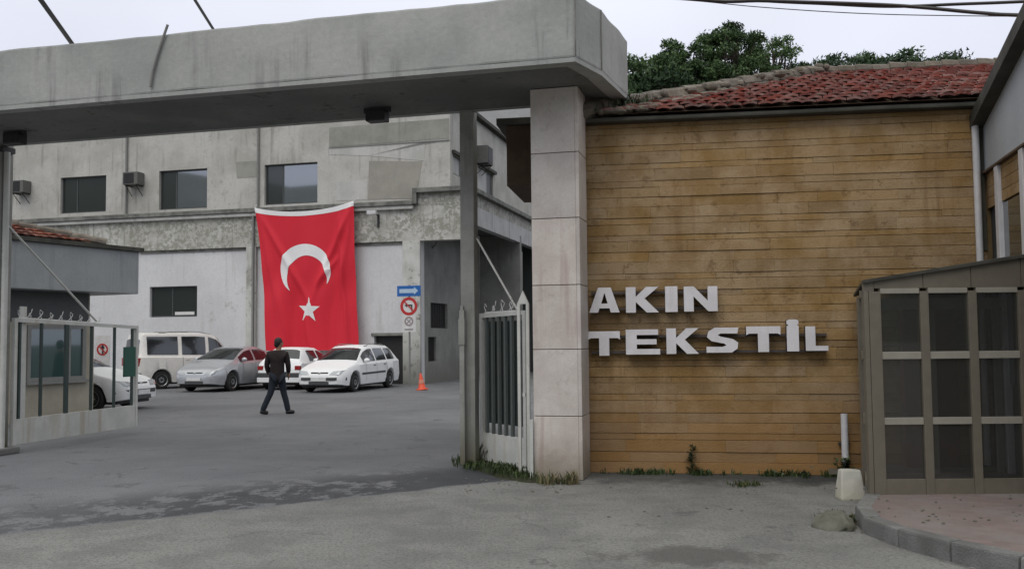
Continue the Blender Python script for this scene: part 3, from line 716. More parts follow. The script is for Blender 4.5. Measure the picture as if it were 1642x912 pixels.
# flood lamps under canopy
def flood(label, px, py):
    d = ray(px, py); t = (SOF-.06-EYE)/d.z; p = Vector((0, 0, EYE))+d*t
    o = empty('flood_lamp', p, -FG.a)
    MB().box(-.13, .13, -.09, .09, -.12, .02).build('housing', M['black'], o, bevel=.015)
    MB().box(-.18, .18, -.02, .02, .0, .065).build('bracket', M['iron'], o)
    tag(o, label, 'lamp', 'flood lamps under the canopy')
flood('black flood lamp under the canopy, nearest the marble pillar', 605, 181)
flood('black flood lamp under the canopy at the head of the left gate post', 24, 218)

# marble pillar
FP = Frame(0, 10.8, 14.5)
pc = gnd(857, 768); FPp = Frame(pc.x, pc.y, 14.5)
pil_o = FPp.empty('marble_pillar'); tag(pil_o, 'square pillar clad in pinkish marble slabs holding up the canopy end', 'pillar')
PW, PD = .575, .50
MB().box(.02, PW-.02, .02, PD-.02, 0, SOF).build('core', M['joint'], pil_o)
js = [SOF]+[FPp.f(890, y_)[1] for y_ in (245, 350, 457, 560, 667)]+[0]
mb = MB()
for a, b in zip(js, js[1:]):
    mb.box(0, PW-.045, -.0, .03, b+.004, a-.004)            # front slab
    mb.box(PW-.044, PW+.0, .0, PD, b+.004, a-.004)          # right corner slab
    mb.box(0, .03, .031, PD, b+.004, a-.004); mb.box(.031, PW-.045, PD-.03, PD, b+.004, a-.004)
mb.build('marble_cladding', M['marble'], pil_o, bevel=.004, seg=1)
# conduit up the left of the pillar
o = MB().box(pc.x-.05, pc.x-.012, pc.y-.05, pc.y, 0, at(855, 672, pc.y).z).build('corner_strip', M['white'])
tag(o, 'short white metal strip standing against the left edge of the marble pillar', 'strip')

# column
cc = at(755, 740, 12.15); o = FG.empty('concrete_column'); o.location = (cc.x, 12.15, 0)
cw = .185
mb = MB(); mb.box(-cw/2, cw/2, -cw/2, cw/2, 0, SOF-.001); mb.build('shaft', M['post'], o, bevel=.012, rough_edges=(.003, 3, 3))
tag(o, 'slim grey square column between marble pillar and gateway opening', 'column')
# left post
lc = at(-7, 700, 14.0); o = FG.empty('concrete_column'); o.location = (lc.x, 14.0, 0)
MB().box(-.14, .11, -.12, .12, 0, SOF+.3).build('shaft', M['post'], o, bevel=.012, rough_edges=(.003, 3, 3))
MB().tube([(.15, -.05, 0.1), (.15, -.05, SOF-.1)], .045, 10).build('pipe', M['white'], o, smooth=True)
MB().box(-.12, .16, -.15, .10, SOF-.10, SOF-.02).build('head', M['iron'], o)
MB().box(-.2, .26, -.25, .2, 0, .1).build('plinth', M['kerb'], o, bevel=.02)
tag(o, 'pale grey gate post at the left edge with a white pipe on it', 'column')
LPX = lc.x

# ------------------------------------------------ gate leaves
def leaf(name, label, H, E, ztop0, ztop1, zb, kick, bars, barmat, nbig=(), curls=14, curl_to=.65, mesh=None):
    """H, E: hinge and end positions on the ground; local x runs along the leaf"""
    d = E-H; L = d.length; a = math.atan2(d.y, d.x); o = empty(name, H, a)
    zt = lambda x: ztop0+(ztop1-ztop0)*x/L
    def bar(x0, x1, zl, z0=None): pass
    fr = MB()
    for (x0, x1) in ((0, .06), (L-.06, L)): fr.add([(x0, -.03, zb), (x1, -.03, zb), (x1, .03, zb), (x0, .03, zb), (x0, -.03, zt(x0)), (x1, -.03, zt(x1)), (x1, .03, zt(x1)), (x0, .03, zt(x0))],
        [(0, 3, 2, 1), (4, 5, 6, 7), (0, 1, 5, 4), (1, 2, 6, 5), (2, 3, 7, 6), (3, 0, 4, 7)])
    fr.add([(.06, -.028, zt(0)-.06), (L-.06, -.028, zt(L)-.05), (L-.06, .028, zt(L)-.05), (.06, .028, zt(0)-.06), (.06, -.028, zt(0)), (L-.06, -.028, zt(L)), (L-.06, .028, zt(L)), (.06, .028, zt(0))],
        [(0, 3, 2, 1), (4, 5, 6, 7), (0, 1, 5, 4), (1, 2, 6, 5), (2, 3, 7, 6), (3, 0, 4, 7)])
    fr.build('frame', M['white'], o)
    MB().box(.061, L-.061, -.02, .02, zb, zb+kick).build('kick_panel', M['white'], o)
    for i, x in enumerate(bars):
        big = i in nbig
        MB().box(x-(.04 if big else .02), x+(.04 if big else .02), -.018, .018, zb+kick+.001, zt(x)-.056).build('bar', barmat, o)
    if mesh: mesh(o, L, zt)
    if curls:
        c = MB()
        for k in range(curls):
            x = .15+(L*curl_to-.15)*k/(curls-1); z = zt(x); s_ = 1 if k % 2 else -1
            pts = []
            for q in range(9):
                t = q/8; pts.append((x+s_*(.02+.07*math.sin(t*2.6))+.05*t, 0, z+.02+(.15+.05*math.sin(k*2.1))*t-.05*max(0, t-.7)*6*t))
            c.tube(pts, .0055, 5)
        c.tube([(.1, 0, zt(0)+.005), (L*curl_to, 0, zt(L*curl_to)+.005)], .009, 5)
        c.build('scrollwork', M['signwhite'], o, smooth=True)
    tag(o, label, 'gate', 'gate leaves'); return o, L
H = Vector((at(20, 600, 14.1).x, 14.1, 0)); E = Vector((at(219, 600, 17.1).x, 17.1, 0))
L_ = (E-H).length
def green_panel(o, L, zt):
    p = MB().box(L*.86, L*.965, -.05, -.02, 1.02, 1.55).build('green_plate', flat('green_sign_paint', (.015, .09, .06), .5), o)
def px_on_leaf(px, H, E):
    d = ray(px, 600); e = E-H; # solve o+t*d = H + s*e (xy)
    det = d.x*(-e.y)-(-e.x)*d.y; s_ = (d.x*(-H.y)*-1 - (-H.x)*-1*d.y)/1 if False else None
    # brute force
    best = min((abs((H.x+e.x*k/400)/(H.y+e.y*k/400)-d.x/d.y), k) for k in range(401)); return e.length*best[1]/400
bars = [px_on_leaf(p, H, E) for p in (30, 65, 106, 146, 183, 211)]
gl, L_ = leaf('gate_leaf', 'open white steel gate leaf with dark bars in front of the guard booth', H, E, 2.02, 1.93, .12, .38, bars, M['greenbar'], nbig=(2,), curls=16, curl_to=.62, mesh=green_panel)
x38 = px_on_leaf(38, H, E); MB().box(x38-.06, x38+.08, .03, .05, .5, 2.2).build('post', M['white'], gl)
# brace rod left: from the post to the leaf
d = (E-H).normalized(); p1 = H+d*px_on_leaf(153, H, E)
o = MB().tube([Vector((LPX+.12, 14.0, at(22, 362, 14.0).z)), (p1.x, p1.y, 2.0)], .018, 6).build('brace_rod', M['white'])
tag(o, 'thin white brace rod running from the left gate post down to the open gate leaf', 'brace rod', 'gate braces')

H2 = Vector((at(772, 600, 12.35).x, 12.35, 0)); E2 = Vector((at(846, 600, 11.35).x, 11.45, 0))
L2 = (E2-H2).length
def dense(o, L, zt):
    MB().box(.09, L-.16, .03, .04, .55, 1.86).build('dark_sheet', glass('smoky_sheet', (.035, .045, .04), .02, clear=.45, rough=.3), o)
g2, L2 = leaf('gate_leaf', 'narrow white gate leaf with dark barred panel between the column and marble pillar', H2, E2, 1.97, 1.98, .06, .36,
     [.14+.15*k for k in range(int((L2-.3)/.15))], flat('grey_green_bar', (.10, .115, .11), .5), curls=8, curl_to=.8, mesh=dense)
# picket pair with pointed head
def picket(name, label, p, w, zt, zb=.05, pair=False, blunt=False):
    o = empty(name, p, -FG.a); mb = MB()
    pts = [(-w/2, zb), (w/2, zb), (w/2, zt-.1), (0, zt), (-w/2, zt-.1)] if not blunt else [(-w/2, zb), (w/2, zb), (w/2, zt-.06), (w*.3, zt-.06), (w*.3, zt), (-w*.3, zt), (-w*.3, zt-.06), (-w/2, zt-.06)]
    if pair:
        g_ = .045
        MB().plate([(-w/2-g_/2-.035, zb), (-w/2-g_/2+.0, zb), (-w/2-g_/2+.0, zt-.16), (-w/2-g_/2-.035, zt-.16)], -.02, .02).plate([(w/2+g_/2, zb), (w/2+g_/2+.035, zb), (w/2+g_/2+.035, zt-.16), (w/2+g_/2, zt-.16)], -.02, .02).build('upright', M['white'], o)
        MB().plate([(-w/2-g_/2-.035, zt-.159), (w/2+g_/2+.035, zt-.159), (0, zt)], -.02, .02).build('spearhead', M['white'], o)
        MB().box(-w/2, w/2, -.015, .015, .95, .99).box(-w/2, w/2, -.015, .015, .06, .1).build('rail', M['white'], o)
    else: mb.plate(pts, -.035, .035).build('upright', M['white'], o, bevel=.004); MB().box(-w/2-.008, w/2+.008, -.045, .045, zt-.5, zt-.17).build('sleeve', M['white'], o)
    tag(o, label, 'post')
p = at(840, 600, 11.2); picket('gate_post', 'narrow white picket post with pointed head beside the marble pillar', (p.x, 11.2, 0), .03, at(840, 466, 11.2).z, pair=True)
p = at(742, 600, 12.0); M['_w'] = M['white']; M['white'] = M['post']; picket('gate_post', 'thin white latch post standing left of the grey column', (p.x, 12.0, 0), .065, at(742, 490, 12.0).z, blunt=True); M['white'] = M['_w']
q0 = Vector((cc.x+.1, 12.12, at(768, 382, 12.1).z)); dd = (E2-H2).normalized(); q1 = H2+dd*(L2*.80)
o = MB().tube([q0, (q1.x, q1.y, 2.0)], .014, 6).build('brace_rod', M['white']); tag(o, 'thin white brace rod from the slim grey column down to the narrow gate leaf', 'brace rod', 'gate braces')

# ================================================================== STONE-CLAD OFFICE
off = FRB.empty('office_building'); OFF_PARTS_FROM = len(bpy.data.objects); tag(off, 'low office building faced in ochre stone courses under a red tiled roof', 'building')
GZ = lambda px: FRB.f(px, 0)[1]
xR = FRB.f(1583, 400)[0]; zg = FRB.f(1260, 188)[1]; xLft = -.28
print('office', xR, zg)
cream = surf('office_side', (.30, .24, .15), (.34, .28, .18), 2.)
MB().box(xLft, xR+3, .012, 6.2, 0, zg).build('core_wall', M['stone_joint'], off)
mb = MB(); z = .0; k = 0
rnd = random.Random(3)
while z < zg-.03:
    h = rnd.choice([.135, .145, .125]) if k % 2 == 0 else rnd.choice([.07, .08, .075]); 
    if rnd.random() < .15: h = .12
    h = min(h, zg-z)
    x = xLft - rnd.uniform(0, .5)
    while x < xR:
        l = rnd.uniform(.45, 1.3); a, b = max(x, xLft), min(x+l, xR)
        if b-a > .03:
            dp = rnd.uniform(-.004, .004)+(.003 if k % 2 else -.003)
            mb.box(a+.0003, b-.0003, dp, .0118, z+rnd.uniform(.0005, .004), z+h-rnd.uniform(.0005, .004))
        x += l
    z += h; k += 1
mb.build('stone_cladding', M['stone'], off, bevel=.0025, seg=1)
for yy in (0,): MB().box(xLft-.003, xLft+.1, -.02, .115, 0, zg).build('corner_strip', M['gutter'], off)
# gutter + eave
MB().box(xLft-.2, xR-.02, -.17, -.02, zg-.0, zg+.055).build('gutter', M['gutter'], off, bevel=.02, rough_edges=(.008, 4, 1.1))
MB().box(xLft-.2, xR+3, -.019, 6.4, zg+.001, zg+.05).build('eave_board', M['wood_brown'], off)
# roof
zr0 = zg+.08
ye = -.2; ym = 3.15
xr0 = FRB.f(1316, 121, ym)[0]; zr = FRB.f(1316, 121, ym)[1]; xr1 = xR+3.2; zr_r = FRB.f(1600, 106, ym)[1]
slope_r = (zr_r-zr)/(FRB.f(1600, 106, ym)[0]-xr0)
print('ridge', xr0, zr, zr_r)
xc = FRB.f(950, 190)[0]-.1       # hip foot
def zridge(x): return zr+slope_r*(x-xr0)
def tiles(quad_fn, nrow, lenx_fn, name, mat, par, tw=.17, cf=None):
    """quad_fn(u_along, v_up)->Vector surface point and normal; clipped by lenx_fn(v)->(x0,x1)"""
    mb = MB(); rr = random.Random(5)
    for r_ in range(nrow):
        v0, v1 = r_/nrow, (r_+1.12)/nrow
        x0, x1 = lenx_fn((v0+v1)/2 if v1 < 1 else v0)
        n = int((x1-x0)/tw); 
        for i in range(n):
            a = x0+i*tw+rr.uniform(-.006, .006); lift = rr.uniform(0, .012); K = 6; vs = []
            sk = rr.uniform(-.008, .008)
            for (vv, up) in ((v0, .06+lift), (min(v1, 1.), .012)):
                for q in range(K+1):
                    t = q/K; hx = a+t*tw*.97+(sk if vv == v0 else 0)
                    pz = .017*math.sin(t*math.pi)
                    P_, Nn = quad_fn(hx, vv); vs.append(P_+Nn*(up+pz))
            for q in range(K+1):
                t = q/K; hx = a+t*tw*.97+sk; pz = .017*math.sin(t*math.pi)
                P_, Nn = quad_fn(hx, v0); vs.append(P_+Nn*(pz+.032+lift))
            fs = [(q, q+1, K+1+q+1, K+1+q) for q in range(K)] + [(2*(K+1)+q, 2*(K+1)+q+1, q+1, q) for q in range(K)]
            mb.add(vs, fs)
    return mb.build(name, mat, par)
nrm = Vector((0, -(zr-zr0), (ym-ye))).normalized()
roofo = MB()
roofo.add([(xc, ye, zr0), (xr1, ye, zr0), (xr1, ym, zridge(xr1)), (xr0, ym, zr)], [(0, 1, 2, 3)])
roofo.add([(xc, ye, zr0), (xr0, ym, zr), (xc, 6.5, zr0)], [(0, 1, 2)])
roofo.add([(xr0, ym, zr), (xr1, ym, zridge(xr1)), (xr1, 6.5, zr0), (xc, 6.5, zr0)], [(0, 1, 2, 3)])
roofo = roofo.build('roof', M['wood_brown'], off)
def qf(x, v):
    z1 = zridge(x) if x > xr0 else zr
    return Vector((x, ye+(ym-ye)*v, zr0+(z1-zr0)*v)), nrm
tiles(qf, 12, lambda v: (xc+(xr0-xc)*v+.05, xR+2.6), 'roof_tiles', M['tile'], roofo)
nrl = Vector((-(zr-zr0), 0, (xr0-xc))).normalized()
tiles(lambda y, v: (Vector((xc+(xr0-xc)*v, y, zr0+(zr-zr0)*v)), nrl), 9, lambda v: (ye+(ym-ye)*v+.1, 6.4-(6.4-ym)*v), 'hip_tiles', M['tile'], roofo)
# ridge and hip caps in lumpy mortar
mb = MB(); rr = random.Random(8)
def caps(a, b, n, r=.11):
    for k in range(n):
        p = a.lerp(b, k/n)+Vector((0, 0, rr.uniform(.0, .03))); q = a.lerp(b, (k+1.12)/n)+Vector((0, 0, rr.uniform(-.01, .02)))
        mb.tube([p, p.lerp(q, .5), q], [r*rr.uniform(.92, 1.15), r*.95, r*rr.uniform(.78, .95)], 9)
caps(Vector((xc-.1, ye-.08, zr0+.02)), Vector((xr0, ym, zr+.04)), 13, .12); caps(Vector((xr0, ym, zr+.03)), Vector((xr1, ym, zridge(xr1)+.03)), 18, .10)
for k in range(36):
    t = rr.random(); p = Vector((xc, ye, zr0+.05)).lerp(Vector((xr0, ym, zr+.1)), t)+Vector((rr.uniform(-.05, .25), rr.uniform(-.1, .05), rr.uniform(-.02, .06))); mb.ball(p, (rr.uniform(.04, .09), rr.uniform(.04, .08), rr.uniform(.03, .06)), 7, 5)
for k in range(260):
    t = rr.random()**1.2; wd_ = .6*(1-t)**1.5+.10; a_ = rr.random()*wd_
    x_ = xc+(xr0-xc)*t+a_; v_ = t; P_ = Vector((x_, ye+(ym-ye)*v_, zr0+(zr-zr0)*v_+.03)); mb.ball(P_, (rr.uniform(.05, .11), rr.uniform(.05, .10), rr.uniform(.02, .045)), 7, 5)
mb.build('ridge_caps', M['mortar'], roofo, smooth=True)
# the eaves run slightly uphill to the right
za_, zb_ = FRB.f(945, 204)[1], FRB.f(1570, 177)[1]; kx = (zb_-za_)/(FRB.f(1570, 177)[0]-FRB.f(945, 204)[0])/zg
xm_ = FRB.f(1260, 188)[0]
print('office tilt', kx)
def tilt(o):
    if o.type == 'MESH':
        for v in o.data.vertices: v.co.z *= 1+kx*(v.co.x-xm_)
    for c in o.children: tilt(c)
tilt(off)
# brown projecting bay at the left end
b0 = at(813, 298, 12.4); b1 = at(813, 203, 12.4); L0 = FRB.loc((b0.x, 12.4, b0.z)); L1 = FRB.loc((b1.x, 12.4, b1.z))
bay = MB().box(L0.x, xLft-.002, L0.y, L0.y+1.6, L0.z, L1.z); bay.build('projecting_bay', M['wood_brown'], off)
MB().box(L0.x-.12, xLft-.21, L0.y-.1, L0.y+1.7, L1.z+.002, L1.z+.09).build('bay_eave', M['gutter'], off)
o = MB().ball((0, 0, 0), (.045, .04, .05), 12, 8).box(-.02, .02, .0, .12, -.02, .02).build('wall_light', M['white_pipe'], smooth=True)
o.location = FRB.wld(FRB.f(941, 183, -.12)[0], -.12, FRB.f(941, 183, -.12)[1]); o.rotation_euler = (0, 0, -FRB.a)
tag(o, 'tiny white light fitting at the top right of the marble pillar', 'lamp')
# white light fitting at pillar top right
# downpipes
xd, zd0 = FRB.f(1590, 398); _, zd1 = FRB.f(1579, 190)
o = MB().tube([FRB.wld(xR-.10, -.06, zd1+.02), FRB.wld(xR-.10, -.06, .15)], .04, 10).build('downpipe', M['white_pipe'], smooth=True)
tag(o, 'white downpipe at the right end of the ochre stone wall', 'downpipe')
xp, zp = FRB.f(1351, 662); o = empty('standpipe', FRB.wld(xp, -.09, 0), -FRB.a)
MB().tube([(0, 0, .0), (0, 0, zp)], .040, 12).build('pipe', M['white_pipe'], o, smooth=True); MB().box(-.06, .06, .03, .09, zp*.5, zp*.5+.03).build('clamp', M['iron'], o)
tag(o, 'short white vertical pipe against the foot of the stone wall', 'pipe')

# ------------------------------------------------ letters
def poly_letters():
    s = .24
    L = {}
    L['A'] = [[(0, 0), (.30, 1), (.72, 1), (1, 0), (.71, 0), (.67, .17), (.34, .17), (.29, 0)], [(.40, .36), (.61, .36), (.52, .76), (.50, .76)]]
    L['K'] = [[(0, 0), (0, 1), (.30, 1), (.30, .62), (.62, 1), (1, 1), (.57, .55), (1, 0), (.63, 0), (.30, .42), (.30, 0)]]
    L['I'] = [[(0, 0), (0, 1), (1, 1), (1, 0)]]
    L['N'] = [[(0, 0), (0, 1), (.30, 1), (.71, .42), (.71, 1), (1, 1), (1, 0), (.72, 0), (.29, .60), (.29, 0)]]
    L['T'] = [[(.34, 0), (.34, .72), (.08, .72), (0, .66), (0, 1), (1, 1), (1, .66), (.92, .72), (.66, .72), (.66, 0)]]
    L['E'] = [[(0, 0), (0, 1), (.95, 1), (.95, .78), (.32, .78), (.32, .61), (.90, .61), (.90, .40), (.32, .40), (.32, .22), (1, .22), (1, 0)]]
    L['S'] = [[(0, .0), (0, .24), (.50, .23), (.62, .29), (.55, .36), (.16, .46), (.02, .62), (.06, .84), (.26, 1), (1, 1), (.96, .76), (.44, .77), (.36, .70), (.44, .64), (.82, .54), (.98, .40), (.96, .16), (.78, .0)]]
    L['İ'] = [[(.0, 0), (.0, .80), (.12, .80), (.12, .83), (0, .86), (.0, .96), (.2, 1.0), (.8, 1.0), (1, .96), (1, .86), (.88, .83), (.88, .80), (1, .80), (1, 0)]]
    L['L'] = [[(0, 0), (0, 1), (.44, 1), (.44, .2), (1, .2), (1, 0)]]
    return L
LT = poly_letters()
def letter(ch, x0, x1, z0, z1, par):
    cont = LT[ch]; me = bpy.data.curves.new('letter', 'CURVE'); me.dimensions = '2D'; me.fill_mode = 'BOTH'; me.extrude = .06; me.bevel_depth = 0
    for pts in cont:
        sp_ = me.splines.new('POLY'); sp_.points.add(len(pts)-1)
        for i, (a, b) in enumerate(pts): sp_.points[i].co = (x0+(x1-x0)*a, z0+(z1-z0)*b, 0, 1)
        sp_.use_cyclic_u = True
    t = bpy.data.objects.new('tmp', me); COL.objects.link(t); dg = bpy.context.evaluated_depsgraph_get(); m2 = bpy.data.meshes.new_from_object(t.evaluated_get(dg))
    bpy.data.objects.remove(t); m2.name = 'letter'
    m2.materials.clear(); m2.materials.append(M['letter']); m2.materials.append(M['letter_side'])
    for p in m2.polygons: p.material_index = 0 if abs(p.normal.z) > .5 and p.center.z > 0 else 1
    ob = bpy.data.objects.new('letter', m2); COL.objects.link(ob); ob.parent = par; ob.rotation_euler = (math.pi/2, 0, 0); ob.location = (0, -.115, 0)
    ob['label'] = 'white letter ' + ch
    return ob
def word(name, label, items):
    o = FRB.empty(name)
    for ch, a, b, yt, yb in items:
        x0, z0 = FRB.f(a, yb, -.16); x1, z1 = FRB.f(b, yt, -.16); _, z0 = FRB.f((a+b)/2, yb, -.16); _, z1 = FRB.f((a+b)/2, yt, -.16)
        letter(ch, x0, x1, z0, z1, o)
    rz = FRB.f(items[0][1]+100, items[0][4]-6, -.02)[1]; rz2 = FRB.f(items[0][1]+100, items[0][3]+8, -.02)[1]
    xa_, xb_ = FRB.f(items[0][1]+4, 500)[0], FRB.f(items[-1][2]-4, 500)[0]
    for q in (rz, rz2): MB().box(xa_, xb_, -.069, -.016, q-.015, q+.015).build('mounting_rail', M['letter_side'], o)
    tag(o, label, 'sign', 'white raised letters on the stone wall'); return o
word('lettering', 'raised white letters reading AKIN, the upper word on the ochre stone wall', [('A', 945, 993, 461, 501), ('K', 1004, 1056, 460, 501), ('I', 1067, 1086, 459, 500), ('N', 1097, 1150, 459, 499)])
word('lettering', 'raised white letters reading TEKSTİL, the lower word on the ochre stone wall',
     [('T', 944, 994, 531, 570), ('E', 1004, 1058, 528, 568), ('K', 1069, 1120, 526, 567), ('S', 1133, 1184, 525, 565), ('T', 1197, 1251, 523, 564), ('İ', 1262, 1280, 512, 563), ('L', 1292, 1327, 523, 562)])

# ================================================================== WING AT THE RIGHT
FW = Frame(*(FRB.wld(xR, 0, 0).xy), 14.5)     # local y = away; side face is plane x = 0 coming towards the camera (y negative)
wing = FW.empty('side_wing'); tag(wing, 'pale grey clad wing with dark sloping roof edge at the right border', 'building')
def ws(px, py): return FW.side(px, py, .0)
c1 = ws(1594, 168); c2 = ws(1641, 78); print('wing', c1, c2, ws(1641, 300), ws(1597, 325))
yA, yB = .5, -3.6
def zl(y, a, b): return a[1]+(b[1]-a[1])*(y-a[0])/(b[0]-a[0])
cl1, cl2 = ws(1597, 270), ws(1641, 233); p1_, p2_ = ws(1599, 325), ws(1630, 309)
# wall skin (x from 0 to .3), polygon in y,z
def yz(pts, x0, x1):
    n = len(pts); mb = MB(); vs = [(x0, p[0], p[1]) for p in pts]+[(x1, p[0], p[1]) for p in pts]
    return mb.add(vs, [tuple(range(n)), tuple(range(2*n-1, n-1, -1))]+[(i, (i+1) % n, n+(i+1) % n, n+i) for i in range(n)])
zcl = lambda y: cl1[1]+.5*0
zpan_t = (cl1[1]+cl2[1])/2; zpan_b = (p1_[1]+p2_[1])/2
yz([(yA, zpan_t+.03), (yB, zpan_t+.03), (yB, zl(yB, c1, c2)), (yA, zl(yA, c1, c2))], .0, .3).build('cladding_wall', M['wing_grey'], wing)
yz([(yA, 0), (yB, 0), (yB, zpan_t+.028), (yA, zpan_t+.028)], .06, .3).build('lower_wall', M['frame_d'], wing)
mb = MB(); z = zpan_b; rnd = random.Random(4)
while z < zpan_t-.02:
    h = min(.12, zpan_t-z); y = yB
    while y < yA-.02: l = rnd.uniform(.4, 1.); e_ = min(y+l, yA); mb.box(.02, .058, y+.002, e_-.002, z+.003, z+h-.003); y = e_
    z += h
mb.build('stone_panel', M['stone'], wing)
MB().box(-.03, .055, yB, yA, zpan_t+.003, zpan_t+.026).build('trim', M['wood_brown'], wing)
for px in (1599, 1640):
    y_ = ws(px+2, 330)[0]; MB().box(-.02, .055, y_-.07, y_+.07, 0, zpan_t).build('column', M['white_pipe'], wing, bevel=.008)
p = MB().box(.03, .058, ws(1631, 350)[0], ws(1602, 350)[0], 1.1, zpan_b-.02).build('window', M['glass'], wing)
# sloping verge board
t0 = (yA, zl(yA, c1, c2)); t1 = (yB, zl(yB, c1, c2))
yz([(t0[0], t0[1]-.02), (t1[0], t1[1]-.02), (t1[0], t1[1]+.13), (t0[0], t0[1]+.13)], -.14, .34).build('verge_board', M['gutter'], wing)
MB().box(-.09, -.002, .0-.02, .12, 2.6, c1[1]+.02).build('corner_board', M['gutter'], wing)
wx = 5.
mb = MB(); mb.add([(.345, t0[0], t0[1]+.05), (.345, t1[0], t1[1]+.05), (wx, t1[0], t1[1]+.05), (wx, t0[0], t0[1]+.05)], [(0, 1, 2, 3)]); mb.build('roof', M['gutter'], wing)
MB().box(.3, wx, yB, yB+.2, 0, t1[1]-1.2).build('end_wall', M['wing_grey'], wing)

# ================================================================== GLASS KIOSK
kx0 = gnd(1405, 790, KH); kd = kx0.y
print('kiosk', kx0)
A = Vector((kx0.x, kd, 0)); _x = FRB.f(1394, 600)[0]; Bk = FRB.wld(_x, -.03, 0)
kw = at(1800, 700, kd).x-A.x
kio = empty('glass_vestibule', (A.x, A.y, 0), R(-.6)); tag(kio, 'bronze framed glass entrance vestibule on the pink paving', 'vestibule')
zk = lambda px, py: at(px, py, kd).z
kxl = lambda px: at(px, 600, kd).x-A.x
zt0, zt1 = zk(1400, 452), zk(1642, 414)
zhead = zk(1500, 470); ztr1 = zk(1500, 569); ztr2 = zk(1500, 674); zbot = zk(1500, 772)
b_ = KH-.02
cols = [kxl(1405), kxl(1484), kxl(1561), kxl(1641), kxl(1722), kxl(1800)]
def slope_z(x): return zt0+(zt1-zt0)*(x-kxl(1400))/(kxl(1642)-kxl(1400))
mb = MB()
for i, x in enumerate(cols):
    w = .055 if i == 0 else .04
    mb.box(x-w, x+w, -.03, .05, b_, zhead+.02)
mb.box(cols[0]-.10, cols[0]-.057, -.02, .06, b_, zhead+.02)
mb.build('mullions', M['alu'], kio, bevel=.004)
for (z0, z1, m_) in ((zhead-.0, zhead+.05, 'alu_l'), (ztr1-.035, ztr1+.035, 'alu_l'), (ztr2-.033, ztr2+.033, 'alu_l'), (b_, zbot+.03, 'alu')):
    mb = MB()
    for a, b in zip(cols, cols[1:]):
        mb.box(a+(.056 if a == cols[0] else .041), b-.041, -.02, .04, z0, z1)
    mb.build('transom', M[m_], kio, bevel=.004)
# sloped head panel
for a, b in zip(cols, cols[1:]):
    MB().plate([(a+.003, zhead+.052), (b-.003, zhead+.052), (b-.003, slope_z(b)), (a+.003, slope_z(a))], -.01, .03).build('head_panel', M['alu'], kio)
MB().plate([(cols[0]-.1, zhead+.022), (cols[0]-.001, zhead+.022), (cols[0]-.001, slope_z(cols[0])), (cols[0]-.1, slope_z(cols[0])-.01)], -.01, .03).build('head_panel', M['alu'], kio)
for a, b in zip(cols, cols[1:]):
    for z0, z1 in ((zbot+.03, ztr2-.033), (ztr2+.033, ztr1-.035), (ztr1+.035, zhead)):
        MB().box(a+.04, b-.04, .005, .013, z0, z1).build('pane', M['glass_kiosk'], kio)
# side wall running back to the stone wall, roof sheet, and dark contents
sv = (Bk-A); svl = kio.rotation_euler.to_matrix().inverted() @ sv
def sidepost(t, w=.05): p = svl*t; return p
mb = MB()
for t in (.33, .66, .97):
    p = sidepost(t); mb.box(p.x-.04-.08, p.x+.04-.08, p.y-.03, p.y+.03, b_, zhead)
for zz in (b_+.1, ztr2, ztr1, zhead):
    a = svl*.02+Vector((-.08, 0, 0)); c = svl*1.0+Vector((-.08, 0, 0)); mb.add([(a.x-.02, a.y, zz-.035), (a.x+.02, a.y, zz-.035), (c.x+.02, c.y, zz-.035), (c.x-.02, c.y, zz-.035), (a.x-.02, a.y, zz+.035), (a.x+.02, a.y, zz+.035), (c.x+.02, c.y, zz+.035), (c.x-.02, c.y, zz+.035)],
        [(0, 3, 2, 1), (4, 5, 6, 7), (0, 1, 5, 4), (1, 2, 6, 5), (2, 3, 7, 6), (3, 0, 4, 7)])
mb.build('side_frame', M['alu'], kio)
a = svl*.02+Vector((-.08, 0, 0)); c = svl*.99+Vector((-.08, 0, 0))
MB().add([(a.x, a.y, b_), (c.x, c.y, b_), (c.x, c.y, zhead), (a.x, a.y, zhead)], [(0, 1, 2, 3)]).build('side_pane', M['glass_kiosk'], kio)
rf = MB(); e0, e1 = cols[0]-.12, cols[-1]+.1
bx0, bx1 = svl.x-.12, svl.x+kw+.1
rf.add([(e0, -.05, slope_z(e0)-.0), (e1, -.05, slope_z(e1)), (bx1, svl.y-.05, slope_z(e1)+.12), (bx0-.06, svl.y-.05, slope_z(e0)-.05),
        (e0, -.05, slope_z(e0)+.03), (e1, -.05, slope_z(e1)+.03), (bx1, svl.y-.05, slope_z(e1)+.15), (bx0-.06, svl.y-.05, slope_z(e0)-.02)],
       [(0, 3, 2, 1), (4, 5, 6, 7), (0, 1, 5, 4), (1, 2, 6, 5), (2, 3, 7, 6), (3, 0, 4, 7)])
rf.build('roof', M['gutter'], kio)
# inner door set seen through the glass
inn = MB()
for x in (.45, 1.15, 1.85): inn.box(x-.03, x+.03, 1.3, 1.35, b_, zhead)
inn.box(.4, 2.4, 1.3, 1.34, zhead-.12, zhead)
inn.build('inner_door_frame', M['alu_l'], kio)
MB().box(.0, 3., 1.35, 1.37, b_, b_+.06).build('inner_sill', M['alu'], kio)
brickred = surf('inner_brick', (.16, .06, .04), (.10, .05, .035), 3., bump=.3)
MB().box(.95, 1.55, 1.6, 1.72, b_, 2.0).build('inner_pier', brickred, kio)
MB().box(2.6, 3., .3, 1.6, b_, .9).build('inner_counter', M['mesh_dark'], kio)

# ================================================================== GUARD BOOTH
bA = at(18, 470, 18.4); bB = at(222, 478, 21.2)
dirb = (Vector((bB.x, bB.y, 0))-Vector((bA.x, bA.y, 0))); ang = math.degrees(math.atan2(dirb.x, dirb.y)); LB = dirb.length
